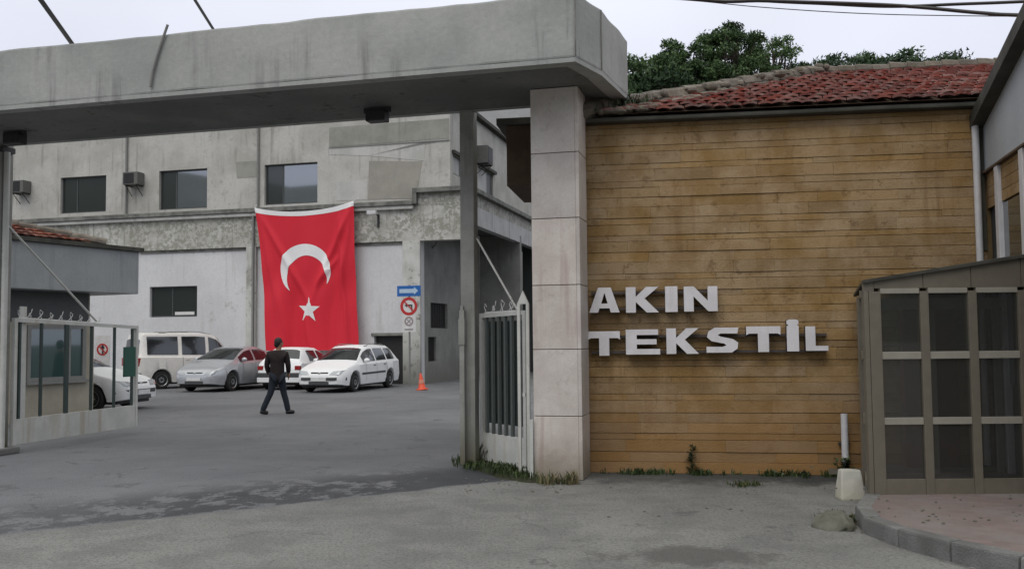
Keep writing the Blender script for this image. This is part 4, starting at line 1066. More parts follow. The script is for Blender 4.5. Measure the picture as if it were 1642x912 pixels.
# local x = along the visible face (going away), local y = to its left (behind the face)
boo = empty('guard_booth', (bA.x, bA.y, 0), math.atan2(dirb.y, dirb.x)); tag(boo, 'grey guard booth with deep fascia, tinted window and red tiled roof', 'booth')
zb0 = bA.z; zb1 = at(222, 404, 21.2).z; print('booth', ang, LB, zb0, bB.z, zb1)
MB().box(-1.2, LB, 0, 3.8, zb0+.1, zb1).build('fascia', M['booth_grey'], boo, bevel=.015)
MB().box(-1.3, LB+.08, -.08, 3.9, zb1+.002, zb1+.09).build('roof_edge', M['gutter'], boo)
def leafx(px, y):        # local x on booth plane local y for a pixel column
    inv = boo.matrix_basis.inverted(); best = None
    d = ray(px, 600); o_ = Vector((0, 0, EYE)); a = math.atan2(dirb.y, dirb.x); ux = Vector((math.cos(a), math.sin(a), 0)); uy = Vector((-math.sin(a), math.cos(a), 0))
    q = o_-Vector((bA.x, bA.y, 0)); t = (y-q.dot(uy))/d.dot(uy); p = q+d*t; return p.dot(ux), p
yb = .55
xe = leafx(150, yb)[0]; print('booth body end', xe)
wx0, wx1 = leafx(42, yb)[0], leafx(136, yb)[0]
def bz(px, py): 
    _, p = leafx(px, yb); d = ray(px, py); D = (leafx(px, yb)[1]).length
    t = (Vector((0, 0, EYE)) , d); a = math.atan2(dirb.y, dirb.x); uy = Vector((-math.sin(a), math.cos(a), 0)); q = Vector((0, 0, EYE))-Vector((bA.x, bA.y, 0)); tt = (yb-q.dot(uy))/d.dot(uy); return (q+d*tt).z
wz0, wz1 = bz(90, 610), bz(90, 521)
mb = MB(); hole_wall(mb, -1., xe, 0, wz1+.06, yb, yb+.15, [[wx0, wx1, wz0, wz1]]); mb.box(xe-.15, xe, yb+.151, 3.5, 0, zb0+.099).box(-1, -.85, yb+.151, 3.5, 0, zb0+.099)
mb.build('wall', M['booth_wall'], boo); MB().box(-1., xe-.152, yb+.002, yb+.149, wz1+.062, zb0+.099).build('upper_wall', M['frame_d'], boo)  # strip above the window coloured dark for the shade under the fascia
fr = MB(); fr.box(wx0, wx1, yb-.03, yb+.05, wz0, wz0+.08).box(wx0, wx1, yb-.03, yb+.05, wz1-.08, wz1).box(wx0, wx0+.08, yb-.029, yb+.049, wz0+.08, wz1-.08).box(wx1-.08, wx1, yb-.029, yb+.049, wz0+.08, wz1-.08)
wxm = (wx0+wx1)/2+.3; fr.box(wxm-.03, wxm+.03, yb-.02, yb+.04, wz0+.08, wz1-.08)
wfo = fr.build('window', M['pipe_grey'], boo); MB().box(wx0+.08, wx1-.08, yb+.01, yb+.02, wz0+.08, wz1-.08).build('pane', M['glass_tint'], wfo)
MB().box(wx0-.05, wx1+.05, yb-.1, yb-.031, wz0-.06, wz0-.002).build('sill', M['pipe_grey'], wfo)
# low hipped roof in orange tiles
zt_ = zb1+.09
rx0, rx1, ry0, ry1 = -1.25, LB*.74, .1, 3.7; ridx0, ridx1, rym, rz_ = -.6, .2, 1.9, zt_+.55
rb = MB().add([(rx0, ry0, zt_), (rx1, ry0, zt_), (rx1, ry1, zt_), (rx0, ry1, zt_), (ridx0, rym, rz_), (ridx1, rym, rz_)], [(0, 1, 5, 4), (1, 2, 5), (2, 3, 4, 5), (3, 0, 4)]).build('roof', M['wood_brown'], boo)
nb = Vector((0, -(rz_-zt_), rym-ry0)).normalized()
tiles(lambda x, v: (Vector((x, ry0+(rym-ry0)*v, zt_+(rz_-zt_)*v)), nb), 6, lambda v: (rx0+(ridx0-rx0)*v, rx1+(ridx1-rx1)*v-.05), 'roof_tiles', M['tile_o'], rb, tw=.22)
nb2 = Vector((rz_-zt_, 0, rx1-ridx1)).normalized()
tiles(lambda y, v: (Vector((rx1+(ridx1-rx1)*v, y, zt_+(rz_-zt_)*v)), nb2), 6, lambda v: (ry0+(rym-ry0)*v+.05, ry1+(rym-ry1)*v-.05), 'hip_tiles', M['tile_o'], rb, tw=.22)
mb = MB(); caps(Vector((rx1, ry0, zt_+.04)), Vector((ridx1, rym, rz_+.05)), 8, .09); caps(Vector((ridx0, rym, rz_+.04)), Vector((ridx1, rym, rz_+.04)), 4, .09); mb.build('ridge_caps', M['mortar'], rb, smooth=True)

# ================================================================== SIGNS
def text_mesh(txt, size, m_, par, loc, name='text', ext=.002, align='CENTER', rot=(math.pi/2, 0, 0), sx=1.):
    c = bpy.data.curves.new('t', 'FONT'); c.body = txt; c.size = size; c.extrude = ext; c.align_x = align; c.align_y = 'CENTER'
    t = bpy.data.objects.new('t', c); COL.objects.link(t); me = bpy.data.meshes.new_from_object(t.evaluated_get(bpy.context.evaluated_depsgraph_get())); bpy.data.objects.remove(t)
    me.materials.clear(); me.materials.append(m_); o = bpy.data.objects.new(name, me); COL.objects.link(o); o.parent = par; o.location = loc; o.rotation_euler = rot; o.scale = (sx, 1, 1); return o
def disc(par, name, m_, x, z, r, y0, y1, r_in=0, n=32):
    mb = MB()
    if r_in == 0: mb.plate([(x+r*math.cos(2*math.pi*k/n), z+r*math.sin(2*math.pi*k/n)) for k in range(n)], y0, y1)
    else:
        vs = []; fs = []
        for k in range(n):
            a = 2*math.pi*k/n
            for rr_ in (r_in, r):
                for yy in (y0, y1): vs.append((x+rr_*math.cos(a), yy, z+rr_*math.sin(a)))
        for k in range(n):
            a, b = 4*k, 4*((k+1) % n); fs += [(a, a+2, b+2, b), (a+1, b+1, b+3, a+3), (a+2, a+3, b+3, b+2), (a, b, b+1, a+1)]
        mb.add(vs, fs)
    return mb.build(name, m_, par)
def bar_rot(mb, x, z, L, w, ang, y0, y1):
    c, s_ = math.cos(ang), math.sin(ang); mb.plate([(x+c*a-s_*b, z+s_*a+c*b) for a, b in ((-L/2, -w/2), (L/2, -w/2), (L/2, w/2), (-L/2, w/2))], y0, y1)
YS = 32.2
bp = gnd(658, 621); po = empty('sign_post', (at(657, 600, YS).x, YS, 0), -FF.a)
zz = lambda py: at(657, py, YS).z
sc_ = YS/F
MB().tube([(0, 0, 0), (0, 0, zz(457))], .035, 8).build('pole', M['pipe_grey'], po, smooth=True)
bl = MB().box(-20*sc_, 20*sc_, -.06, -.04, zz(475), zz(458)).build('direction_plate', M['signblue'], po, bevel=.006); bl['label'] = 'blue direction plate with white arrow'
zm = (zz(475)+zz(458))/2
ar = MB(); ar.box(-16*sc_, 9*sc_, -.068, -.061, zm-.07, zm+.07); ar.plate([(9*sc_, zm-.13), (16*sc_, zm), (9*sc_, zm+.13)], -.068, -.061); ar.build('arrow', flat('sign_pale_blue', (.45, .58, .72), .4), bl)
rs = disc(po, 'round_sign', M['signwhite'], 0, zz(491), 14.5*sc_, -.06, -.045); rs['label'] = 'round no left turn sign with red ring'
disc(rs, 'ring', M['signred'], 0, zz(491), 14.5*sc_, -.068, -.0605, 10*sc_)
ar = MB(); cz = zz(491); ar.box(.08, .13, -.068, -.0605, cz-.16, cz+.06); ar.box(-.06, .08, -.068, -.0605, cz+.01, cz+.06); ar.plate([(-.06, cz-.04), (-.06, cz+.11), (-.15, cz+.035)], -.068, -.0605); ar.build('arrow', M['signblack'], rs)
mb = MB(); bar_rot(mb, 0, cz, .46, .045, -.78, -.074, -.0685); mb.build('slash', M['signred'], rs)
sq = MB().box(-11.5*sc_, 11.5*sc_, -.06, -.045, zz(532), zz(503)).build('square_sign', M['signwhite'], po); sq['label'] = 'white square plate with small faded ring'
disc(sq, 'ring', flat('faded_ring', (.30, .24, .24), .6), 0, zz(515), 7.5*sc_, -.066, -.0605, 5.2*sc_)
mb = MB(); bar_rot(mb, 0, zz(515), .2, .03, -.78, -.066, -.0605); bar_rot(mb, 0, zz(515), .2, .03, .78, -.071, -.0665); mb.build('cross', flat('faded_mark', (.3, .26, .26), .6), sq)
MB().box(-.16, .16, -.066, -.0605, zz(528)-.02, zz(528)+.02).build('lettering_line', flat('faded_text', (.22, .2, .2), .6), sq)
tag(po, 'sign post with blue arrow, round no turn sign and square plate before the pilaster', 'sign post')
# sign by the booth
Y2 = 24.9; s2 = Y2/F; so2 = empty('sign_post', (at(165, 600, Y2).x, Y2, 0), -.12)
z2 = lambda py: at(165, py, Y2).z
MB().tube([(0, 0.02, 0), (0, .02, z2(542))], .03, 8).build('pole', M['pipe_grey'], so2, smooth=True)
bd = MB().box(-12.5*s2, 12.5*s2, -.04, -.02, z2(601), z2(538)).build('board', M['signwhite'], so2)
disc(bd, 'ring', M['signred'], 0, z2(560), 9.5*s2, -.048, -.0405, 7*s2)
mb = MB(); mb.box(-.01, .03, -.048, -.0405, z2(568), z2(556)); mb.plate([(-.06, z2(558)), (.07, z2(558)), (.005, z2(552))], -.048, -.0405).build('arrow', M['signblack'], bd)
mb = MB(); bar_rot(mb, 0, z2(560), .26, .03, -.78, -.054, -.0485); mb.build('slash', M['signred'], bd)
MB().box(-.13, .13, -.048, -.0405, z2(591), z2(587)).box(-.13, .10, -.048, -.0405, z2(597), z2(594)).build('lettering_line', M['signblack'], bd)
tag(so2, 'white board with red ringed no turn sign seen through the gate bars', 'sign post')

# traffic cone (leaning, scuffed)
cp = gnd(677, 625); o = empty('traffic_cone', (cp.x, cp.y, 0), .3)
MB().box(-.17, .17, -.17, .17, 0, .03).build('base', M['orange'], o, bevel=.008)
cm = MB().lathe([(.14, .03), (.12, .05), (.035, .5), (.02, .53)], 16); cm.build('cone', M['orange'], o, smooth=True)
MB().lathe([(.098, .205), (.099, .21), (.075, .31), (.074, .315)], 16).build('pale_band', flat('faded_band', (.70, .28, .2), .6), o, smooth=True)
o.rotation_euler = (0, R(-6), .3); o.location.z = .012
tag(o, 'small orange traffic cone by the stained pilaster', 'traffic cone')

# ================================================================== CARS
def interp(t, x):
    if x <= t[0][0]: return t[0][1]
    for (a, b), (c, d) in zip(t, t[1:]):
        if x <= c:
            k = (x-a)/(c-a) if c > a else 0; return b+(d-b)*k
    return t[-1][1]
def smooth_tab(t, x, h=.06):
    return (interp(t, x-h)+2*interp(t, x)+interp(t, x+h))/4
def build_car(name, label, paint, L, top, belt, wid, wheels, wr_, nose_lamp='slant', bumper='body', windows=(), ws_rng=(1.1, 1.9), rg_rng=None, front=True, rails=False, tumble=.24, group='cars parked in the yard', cat='car', zb=.22, boxy=False, hub='rim', lamp_z=(.56, .70), trimline=None, rear_lamps=None):
    """x = 0 at the nose, L at the tail; y lateral. Object origin at the nose on the ground."""
    o = empty(name); xs = set()
    n = int(L/.045)
    xs = [L*i/n for i in range(n+1)]; xs = sorted(set([0, .012, .03, L-.03, L-.012]+xs))
    def sec(x):
        zt = max(smooth_tab(top, x, .05), .3); w = smooth_tab(wid, x, .04); bl = min(interp(belt, x), zt-.012)
        gh = max(0., min(1., (zt-bl)/.42)); wt = w-.07-tumble*gh*.8
        arch = 0
        for xw in wheels:
            if abs(x-xw) < wr_+.055: arch = max(arch, wr_+math.sqrt((wr_+.055)**2-(x-xw)**2))
        zbx = zb+.06*max(0, 1-min(x, L-x)/.35)
        z1 = max(zbx, arch); z2_ = max(zbx+.10, arch+.012); z3 = max(zbx+(bl-zbx)*.5, arch+.03); z3 = min(z3, bl-.06) if arch < bl-.08 else bl-.05
        z1 = min(z1, bl-.10); z2_ = min(z2_, bl-.08)
        P_ = [(0, z1 if not arch else zbx+.1), (w-.12, z1 if not arch else z1), (w-.02, z1+.004), (w, z2_+.004), (w+.012, z3), (w-.005, bl-.045), (w-.045, bl),
              (w-.045+(wt-(w-.045))*.5+.015*gh, bl+(zt-.05-bl)*.5 if gh > .05 else bl+.002), (wt, zt-.05*gh-.004), (wt-.07, zt-.008), (wt*.5, zt+.012), (0, zt+.018)]
        return P_
    secs = [sec(x) for x in xs]; K = len(secs[0]); mb = MB(); vs = []
    for x, P_ in zip(xs, secs):
        for y, z in P_: vs.append((x, y, z))
        for y, z in P_[1:-1]: vs.append((x, -y, z))
    R_ = 2*K-2
    def idx(i, k, side): return i*R_+k if side > 0 or k in (0, K-1) else i*R_+K+k-1
    fs = []
    for i in range(len(xs)-1):
        for sd_ in (1, -1):
            for k in range(K-1):
                f = (idx(i, k, sd_), idx(i+1, k, sd_), idx(i+1, k+1, sd_), idx(i, k+1, sd_)); fs.append(f if sd_ > 0 else tuple(reversed(f)))
    for i in (0, len(xs)-1):
        ring = [idx(i, k, 1) for k in range(K)]+[idx(i, k, -1) for k in range(K-2, 0, -1)]; fs.append(tuple(ring))
    mb.add(vs, fs); mb.build('body', paint, o, smooth=True)
    def sp(x, k, sd_=1, dn=0):      # fractional section point
        P_ = sec(x); a = int(k); t = k-a; p = P_[a]; q = P_[min(a+1, K-1)]; return Vector((x, sd_*(p[0]+(q[0]-p[0])*t), p[1]+(q[1]-p[1])*t))
    def strip(pts2d, name, m_, par, off):
        """grid of section points: list of columns [(x,k)...] pushed out by off"""
        nonlocal o
    # side windows: (x0, x1) ranges between belt and roof
    for sd_ in (1, -1):
        for (xa_, xb_) in windows:
            cols_ = 8; mb = MB(); vs = []
            for i in range(cols_+1):
                x = xa_+(xb_-xa_)*i/cols_
                for kk in (6.14, 7., 7.80):
                    p = sp(x, kk, sd_); vs.append(p+Vector((0, sd_*.010, .003)))
            f = [(i*3+j, (i+1)*3+j, (i+1)*3+j+1, i*3+j+1) for i in range(cols_) for j in range(2)]
            mb.add(vs, f).build('side_window', M['glass_car'], o, smooth='all')
    for rng, nm in ((ws_rng, 'windscreen'), (rg_rng, 'rear_window')):
        if not rng: continue
        xa_, xb_ = rng; mb = MB(); vs = []; n_x = 9
        cr = [8.4, 9.2, 10, 11]
        for i in range(n_x+1):
            x = xa_+(xb_-xa_)*i/n_x; dz = smooth_tab(top, x+.02, .05)-smooth_tab(top, x-.02, .05); nn = Vector((-dz, 0, .04)).normalized()
            row = [sp(x, k, 1) for k in cr]+[sp(x, k, -1) for k in cr[-2::-1]]
            vs += [p+nn*.012 for p in row]
        W_ = len(cr)*2-1
        mb.add(vs, [(i*W_+j, (i+1)*W_+j, (i+1)*W_+j+1, i*W_+j+1) for i in range(n_x) for j in range(W_-1)]).build(nm, M['glass_car'], o, smooth='all')
    # underbody
    MB().box(.25, L-.25, -interp(wid, L/2)+.14, interp(wid, L/2)-.14, .16, zb+.32).build('underbody', M['black'], o)
    # wheels
    wy = interp(wid, L/2)-.02
    for xw in wheels:
        for sd_ in (1, -1):
            we = empty('wheel', (xw, sd_*(wy-.09), wr_)); we.parent = o
            MB().lathe([(wr_*.62, -.09), (wr_*.9, -.095), (wr_, -.06), (wr_, .06), (wr_*.9, .095), (wr_*.62, .09)], 26, 'Y').build('tyre', M['rubber'], we, smooth=True)
            s0 = sd_*.096
            rm = MB().lathe([(.02, s0-sd_*.01), (wr_*.25, s0), (wr_*.55, s0-sd_*.02), (wr_*.66, s0+sd_*.008), (wr_*.66, s0-sd_*.05)][::1], 26, 'Y')
            n0 = len(rm.f)
            for q in range(7):
                a = q*2*math.pi/7; k_ = len(rm.v); rm.box(wr_*.28, wr_*.52, s0-.004, s0+.008*sd_+.002, -.024, .024); rm.xf(Matrix.Rotation(a, 4, 'Y'), k_)
            rm.build('rim', None, we, mats=[M['rim'], M['black']], fm=[0]*n0+[1]*(len(rm.f)-n0))
    # nose: lamps, grille, plate
    hw = interp(wid, .3)
    z0, z1 = lamp_z
    def nose_x(y, z):      # how far back the surface lies at that height and width
        for x in [i*.01 for i in range(0, 90)]:
            if interp(top, x) > z and interp(wid, x)-.01 > abs(y): return x
        return .5
    for sd_ in (1, -1):
        mb = MB(); pts = [(hw*.42, z0), (hw*.98, z0+.02), (hw*1.0, z1), (hw*.55, z1-.03)] if nose_lamp == 'slant' else [(hw*.52, z0), (hw*.96, z0), (hw*.96, z1), (hw*.52, z1)]
        vs = []; nn_ = 6
        for i in range(nn_+1):
            for j in range(4):
                u_, v_ = i/nn_, j/3
                a = Vector(pts[0]).lerp(Vector(pts[1]), u_); b = Vector(pts[3]).lerp(Vector(pts[2]), u_); p = a.lerp(b, v_)
                vs.append((nose_x(p.x, p.y)-.016+.0, sd_*p.x, p.y))
        mb.add(vs, [(i*4+j, (i+1)*4+j, (i+1)*4+j+1, i*4+j+1) for i in range(nn_) for j in range(3)]).build('headlight', M['lamp_glass'], o, smooth='all')
    gz0, gz1 = z0+.01, z1-.06
    xg = nose_x(hw*.3, (gz0+gz1)/2)
    MB().box(xg-.012, xg+.05, -hw*.36, hw*.36, gz0, gz1).build('grille', M['black'], o, bevel=.008)
    MB().box(xg-.018, xg-.010, -hw*.3, hw*.3, (gz0+gz1)/2-.008, (gz0+gz1)/2+.008).ball((xg-.018, 0, (gz0+gz1)/2), (.012, .05, .04), 10, 6).build('badge_bar', M['chrome'], o)
    if bumper == 'trim':
        bz0, bz1 = z0-.17, z0-.08; pts = []
        mb = MB(); ys = [hw*1.02*k/8 for k in range(-8, 9)]
        for (za, zb_) in ((bz0, bz1),):
            vs = []
            for y in ys: x = nose_x(min(abs(y), hw*.985), .4)-.02; vs += [(x, y, za), (x, y, zb_)]
            mb.add(vs, [(2*i, 2*i+2, 2*i+3, 2*i+1) for i in range(len(ys)-1)])
        mb.build('bumper_strip', M['trim'], o)
    MB().box(-.022, .004, -hw*.42, hw*.42, .26, .36).build('lower_intake', M['trim'], o, bevel=.01)
    MB().box(-.034, -.023, -.26, .26, .37, .48).build('number_plate', M['plate'], o)
    for sd_ in (1, -1):
        xm = ws_rng[0]+.35; p = sp(xm, 6, sd_); k_ = MB().ball((xm-.02, p.y+sd_*.10, p.z+.08), (.06, .10, .07), 10, 7); k_.box(xm-.02, xm+.02, min(p.y, p.y+sd_*.08), max(p.y, p.y+sd_*.08), p.z+.02, p.z+.05); k_.build('mirror', paint if not trimline == 'blackmirror' else M['trim'], o, smooth=True)
    # door gaps and handles
    gaps = []
    for sd_ in (1, -1):
        mb = MB()
        gx = [windows[0][0]+.12, windows[0][1]+.03]+([windows[1][1]-.02] if len(windows) > 1 else [])
        for x in gx:
            vs = []
            for kk in (3, 3.5, 4, 4.5, 5, 5.6, 6): p = sp(x, kk, sd_); vs += [p+Vector((-.005, sd_*.0045, 0)), p+Vector((.005, sd_*.0045, 0))]
            mb.add(vs, [(2*i, 2*i+1, 2*i+3, 2*i+2) for i in range(6)])
        mb.build('door_gap', M['black'], o)
        for x in gx[1:]:
            p = sp(x-.16, 5, sd_); MB().box(x-.24, x-.10, min(p.y-.01, p.y+sd_*.022), max(p.y-.01, p.y+sd_*.022), p.z-.07, p.z-.045).build('door_handle', paint if bumper == 'body' else M['trim'], o)
    if trimline and trimline != 'blackmirror':
        for sd_ in (1, -1):
            vs = []; mb = MB(); xa_, xb_ = wheels[0]+wr_+.12, wheels[1]-wr_-.12
            for i in range(13):
                x = xa_+(xb_-xa_)*i/12; p = sp(x, 4, sd_); vs += [p+Vector((0, sd_*.008, -.03)), p+Vector((0, sd_*.008, .03))]
            mb.add(vs, [(2*i, 2*i+2, 2*i+3, 2*i+1) for i in range(12)]).build('side_moulding', M['trim'], o)
    if rails:
        for sd_ in (1, -1):
            pts = [sp(x, 9, sd_)+Vector((0, 0, .05 if .1 < t < .9 else .01)) for t, x in [(k/10, ws_rng[1]+.25+(L-.75-ws_rng[1]-.25)*k/10) for k in range(11)]]
            MB().tube(pts, .013, 6).build('roof_rail', M['pipe_grey'], o)
    if rear_lamps:
        wv = interp(wid, L-.1)
        for sd_ in (1, -1): MB().box(L-.10, L+.012, min(sd_*wv*.74, sd_*wv*.99), max(sd_*wv*.74, sd_*wv*.99), rear_lamps[0], rear_lamps[1]).build('tail_lamp', M['tail_red'], o, bevel=.012)
        MB().box(L-.12, L+.07, -wv-.01, wv+.01, .43, .57).build('bumper', M['trim'], o, bevel=.025)
        MB().box(L-.10, L+.05, -wv, wv, .25, .428).build('bumper_skirt', paint, o, bevel=.03)
        MB().box(L+.071, L+.08, -.26, .26, .45, .55).build('number_plate', M['plate'], o)
    tag(o, label, cat, group); return o
VS = 3.9/4.62
def place(o, nose_px, nose_py, Y, yaw):
    """put the nose centre at that image column and depth; yaw = direction from nose to tail measured from +Y towards +X"""
    p = at(nose_px, nose_py, Y); o.location = (p.x, Y, 0); o.rotation_euler = (0, 0, math.pi/2-yaw)
# white estate
wag_top = [(0, .50), (.03, .58), (.10, .67), (.3, .75), (1.05, .93), (1.12, .96), (1.75, 1.33), (2.05, 1.42), (2.6, 1.45), (3.7, 1.43), (3.95, 1.36), (4.25, .98), (4.36, .9), (4.42, .6)]
blt = [(0, .8), (1., .88), (4.5, .96)]
wd = [(0, .60), (.05, .70), (.15, .77), (.4, .83), (.9, .855), (3.6, .855), (4.2, .81), (4.42, .72)]
wag = build_car('estate_car', 'white estate car with roof rails parked before the flag', M['carwhite'], 4.42, wag_top, blt, wd, (.82, 3.42), .30, windows=((1.45, 2.32), (2.42, 3.15), (3.25, 3.85)), ws_rng=(1.16, 1.80), rg_rng=(3.98, 4.22), rails=True, trimline='strip', bumper='trim')
place(wag, 511, 600, 28.9, R(17))
# silver saloon
sal_top = [(0, .52), (.03, .60), (.10, .68), (.3, .78), (.95, .97), (1.05, 1.0), (1.8, 1.36), (2.2, 1.43), (2.7, 1.43), (3.6, 1.16), (3.9, 1.08), (4.3, 1.04), (4.42, .9), (4.46, .6)]
sal = build_car('saloon_car', 'silver saloon car parked between the white van and hatchback', M['silver'], 4.3, [(a*.964, b) for a, b in sal_top], [(0, .8), (1., .93), (4.4, 1.0)], [(0, .56), (.05, .68), (.15, .77), (.45, .85), (.9, .875), (3.5, .875), (4.1, .82), (4.3, .70)], (.86, 3.4), .31, windows=((1.3, 2.1), (2.2, 2.95)), ws_rng=(1.06, 1.85), rg_rng=(2.75, 3.4), bumper='body')
place(sal, 311, 600, 30.0, R(18))
# white hatchback, tail towards us: place by tail
hat_top = [(0, .5), (.04, .6), (.15, .72), (.9, .88), (1.0, .92), (1.5, 1.28), (1.8, 1.37), (2.6, 1.39), (2.95, 1.34), (3.30, 1.0), (3.42, .93), (3.5, .62)]
hat = build_car('hatchback_car', 'older white hatchback seen from behind with dark bumper, behind the walking person', M['carwhite'], 3.5, hat_top, [(0, .8), (1, .86), (3.5, .92)], [(0, .6), (.1, .72), (.4, .79), (3.1, .79), (3.4, .77), (3.5, .74)], (.7, 2.9), .28, windows=((1.25, 1.98), (2.08, 2.72)), ws_rng=(1.02, 1.52), rg_rng=(2.98, 3.28), bumper='body', rear_lamps=(.66, .80))
tl = at(447, 600, 30.9); yw = R(13); d_ = Vector((math.sin(yw), math.cos(yw), 0)); nose = Vector((tl.x, 30.9, 0))+d_*3.5
hat.location = nose; hat.rotation_euler = (0, 0, math.atan2(-d_.y, -d_.x))
# white van, side on, nose right
van_top = [(a*VS, b) for a, b in [(0, .55), (.04, .75), (.12, .88), (.45, 1.02), (.6, 1.08), (1.25, 1.78), (1.6, 1.90), (2.2, 1.93), (4.35, 1.93), (4.48, 1.88), (4.58, 1.12), (4.62, .7)]]
van = build_car('van', 'cream white van parked at an angle behind the silver saloon, rear corner nearest', M['vanwhite'], 3.9, van_top, [(0, .9), (.6, 1.08), (3.9, 1.14)], [(0, .62), (.08, .74), (.3, .79), (3.7, .81), (3.9, .77)], (.72, 3.1), .31, windows=((.85, 1.40), (1.52, 2.38), (2.52, 3.60)), ws_rng=(.56, 1.05), rg_rng=(3.79, 3.855), tumble=.12, cat='van', rear_lamps=(.8, 1.08), lamp_z=(.66, .84), nose_lamp='box', rails=True)
th = R(42); vc = at(222, 600, 31.8); dn = Vector((math.cos(th), math.sin(th), 0)); rt_ = Vector((math.sin(th), -math.cos(th), 0))
vn = Vector((vc.x, 31.8, 0))-rt_*.79+dn*3.9; van.location = vn; van.rotation_euler = (0, 0, math.pi+th)
# white car nose behind the gate
w2_top = sal_top
wc = build_car('parked_car', 'white car partly hidden behind the open left gate leaf', M['carwhite'], 4.2, [(a*.94+(.25*min(a, 1)), b) for a, b in sal_top], [(0, .8), (1.2, .90), (4.4, .96)], [(0, .56), (.05, .66), (.15, .75), (.45, .82), (.9, .84), (3.5, .84), (4.2, .70)], (.84, 3.35), .30, windows=((1.3, 2.1), (2.2, 2.95)), ws_rng=(1.26, 1.95), bumper='trim', trimline='strip', lamp_z=(.58, .72))
vp = at(222, 600, 22.6); wc.location = (vp.x, 22.9, 0); wc.rotation_euler = (0, 0, math.pi-R(9))

# ================================================================== PERSON
def skin_mesh(name, pts, edges, radii, mat, parent, sub=2, root=0):
    me = bpy.data.meshes.new(name); me.from_pydata([tuple(p) for p in pts], edges, []); ob = bpy.data.objects.new(name, me); COL.objects.link(ob)
    md = ob.modifiers.new('s', 'SKIN'); 
    for i, r_ in enumerate(radii):
        sv_ = me.skin_vertices[0].data[i]; sv_.radius = (r_, r_) if not isinstance(r_, tuple) else r_; sv_.use_root = (i == root)
    md.use_smooth_shade = True; m2 = ob.modifiers.new('b', 'SUBSURF'); m2.levels = sub; m2.render_levels = sub
    nm = bpy.data.meshes.new_from_object(ob.evaluated_get(bpy.context.evaluated_depsgraph_get())); bpy.data.objects.remove(ob)
    nm.materials.clear(); nm.materials.append(mat)
    for p in nm.polygons: p.use_smooth = True
    o = bpy.data.objects.new(name, nm); COL.objects.link(o); o.parent = parent; return o
def build_person():
    g0 = gnd(444, 664); o = empty('person', (g0.x, g0.y, 0), 0)
    # picture-right is +x, away is +y; walking to the right and slightly away, seen from behind
    pel = (.00, 0, .88); chest = (.0, .02, 1.22); neck = (.02, .03, 1.42); head = (.035, .04, 1.56); htop = (.04, .05, 1.64)
    hipL = (-.08, -.02, .84); kL = (-.13, -.06, .47); aL = (-.30, -.10, .12); tL = (-.19, -.06, .035)
    hipR = (.08, .03, .84); kR = (.13, .08, .47); aR = (.22, .10, .09); tR = (.35, .13, .04)
    shL = (-.18, .0, 1.34); eL = (-.235, .0, 1.08); wL = (-.20, .10, .88); hL = (-.185, .13, .80)
    shR = (.19, .03, 1.34); eR = (.235, .06, 1.08); wR = (.215, .16, .90); hR = (.205, .20, .82)
    pts = [pel, (0, .01, 1.05), chest, neck, head, hipL, kL, aL, tL, hipR, kR, aR, tR, shL, eL, wL, hL, shR, eR, wR, hR]
    ed = [(0, 1), (1, 2), (2, 3), (3, 4), (0, 5), (5, 6), (6, 7), (7, 8), (0, 9), (9, 10), (10, 11), (11, 12), (2, 13), (13, 14), (14, 15), (15, 16), (2, 17), (17, 18), (18, 19), (19, 20)]
    rad = [.12, .115, .13, .055, .085, .08, .052, .036, .03, .08, .052, .036, .03, .06, .042, .028, .036, .06, .042, .028, .036]
    body = skin_mesh('body', pts, ed, rad, M['skin'], o)
    # fingers, nose, ears
    for (h, s_) in ((hL, -1), (hR, 1)):
        for k in range(4):
            a = Vector(h)+Vector((0.0, .018*(k-1.5), -.01)); ln = (.05, .058, .055, .042)[k]
            MB().tube([a, a+Vector((.004*s_, .006, -ln*.55)), a+Vector((-.006*s_, .015, -ln))], .009, 6, .006).build('finger', M['skin'], body, smooth=True)
        a = Vector(h)+Vector((-.01*s_, .03, .02)); MB().tube([a, a+Vector((-.012*s_, .025, -.03))], .010, 6, .007).build('thumb', M['skin'], body, smooth=True)
    hd = Vector(head)+Vector((0, 0, .01)); fd = Vector((.75, .66, 0))
    MB().ball(hd, (.078, .088, .11), 14, 10).build('face', M['skin'], body, smooth='all')
    MB().ball(hd+fd*.088+Vector((0, 0, -.01)), .014, 8, 6).build('nose', M['skin'], body, smooth='all')
    sdv = Vector((-fd.y, fd.x, 0))
    for s_ in (1, -1): 
        MB().ball(hd+sdv*.08*s_+Vector((0, 0, -.005)), (.012, .018, .03), 8, 6).build('ear', M['skin'], body, smooth='all')
        MB().ball(hd+fd*.078+sdv*.03*s_+Vector((0, 0, .015)), .011, 8, 6).build('eye', M['signblack'], body, smooth='all')
    MB().ball(hd+fd*.08+Vector((0, 0, -.045)), (.02, .02, .006), 8, 6).build('mouth', M['signred'], body, smooth='all')
    hr = MB().ball(hd-fd*.022+Vector((0, 0, .028)), (.092, .100, .108), 16, 12)
    for i, v in enumerate(hr.v): hr.v[i] = v+mnoise.noise_vector(v*22)*.012
    hr.build('hair', M['hair'], o, smooth='all')
    MB().ball(hd-fd*.055+Vector((0, 0, -.02)), (.068, .072, .075), 12, 8).build('hair', M['hair'], o, smooth='all')
    # jacket: torso and sleeves
    jp = [(.0, 0, .70), (0, .0, .98), (0, .02, 1.16), (.01, .02, 1.32), (.02, .03, 1.41), shL, eL, wL, shR, eR, wR]
    je = [(0, 1), (1, 2), (2, 3), (3, 4), (3, 5), (5, 6), (6, 7), (3, 8), (8, 9), (9, 10)]
    jr = [(.185, .155), (.175, .14), (.18, .145), (.14, .12), .075, .080, .066, .052, .080, .066, .052]
    skin_mesh('jacket', jp, je, jr, M['jacket'], o, root=1)
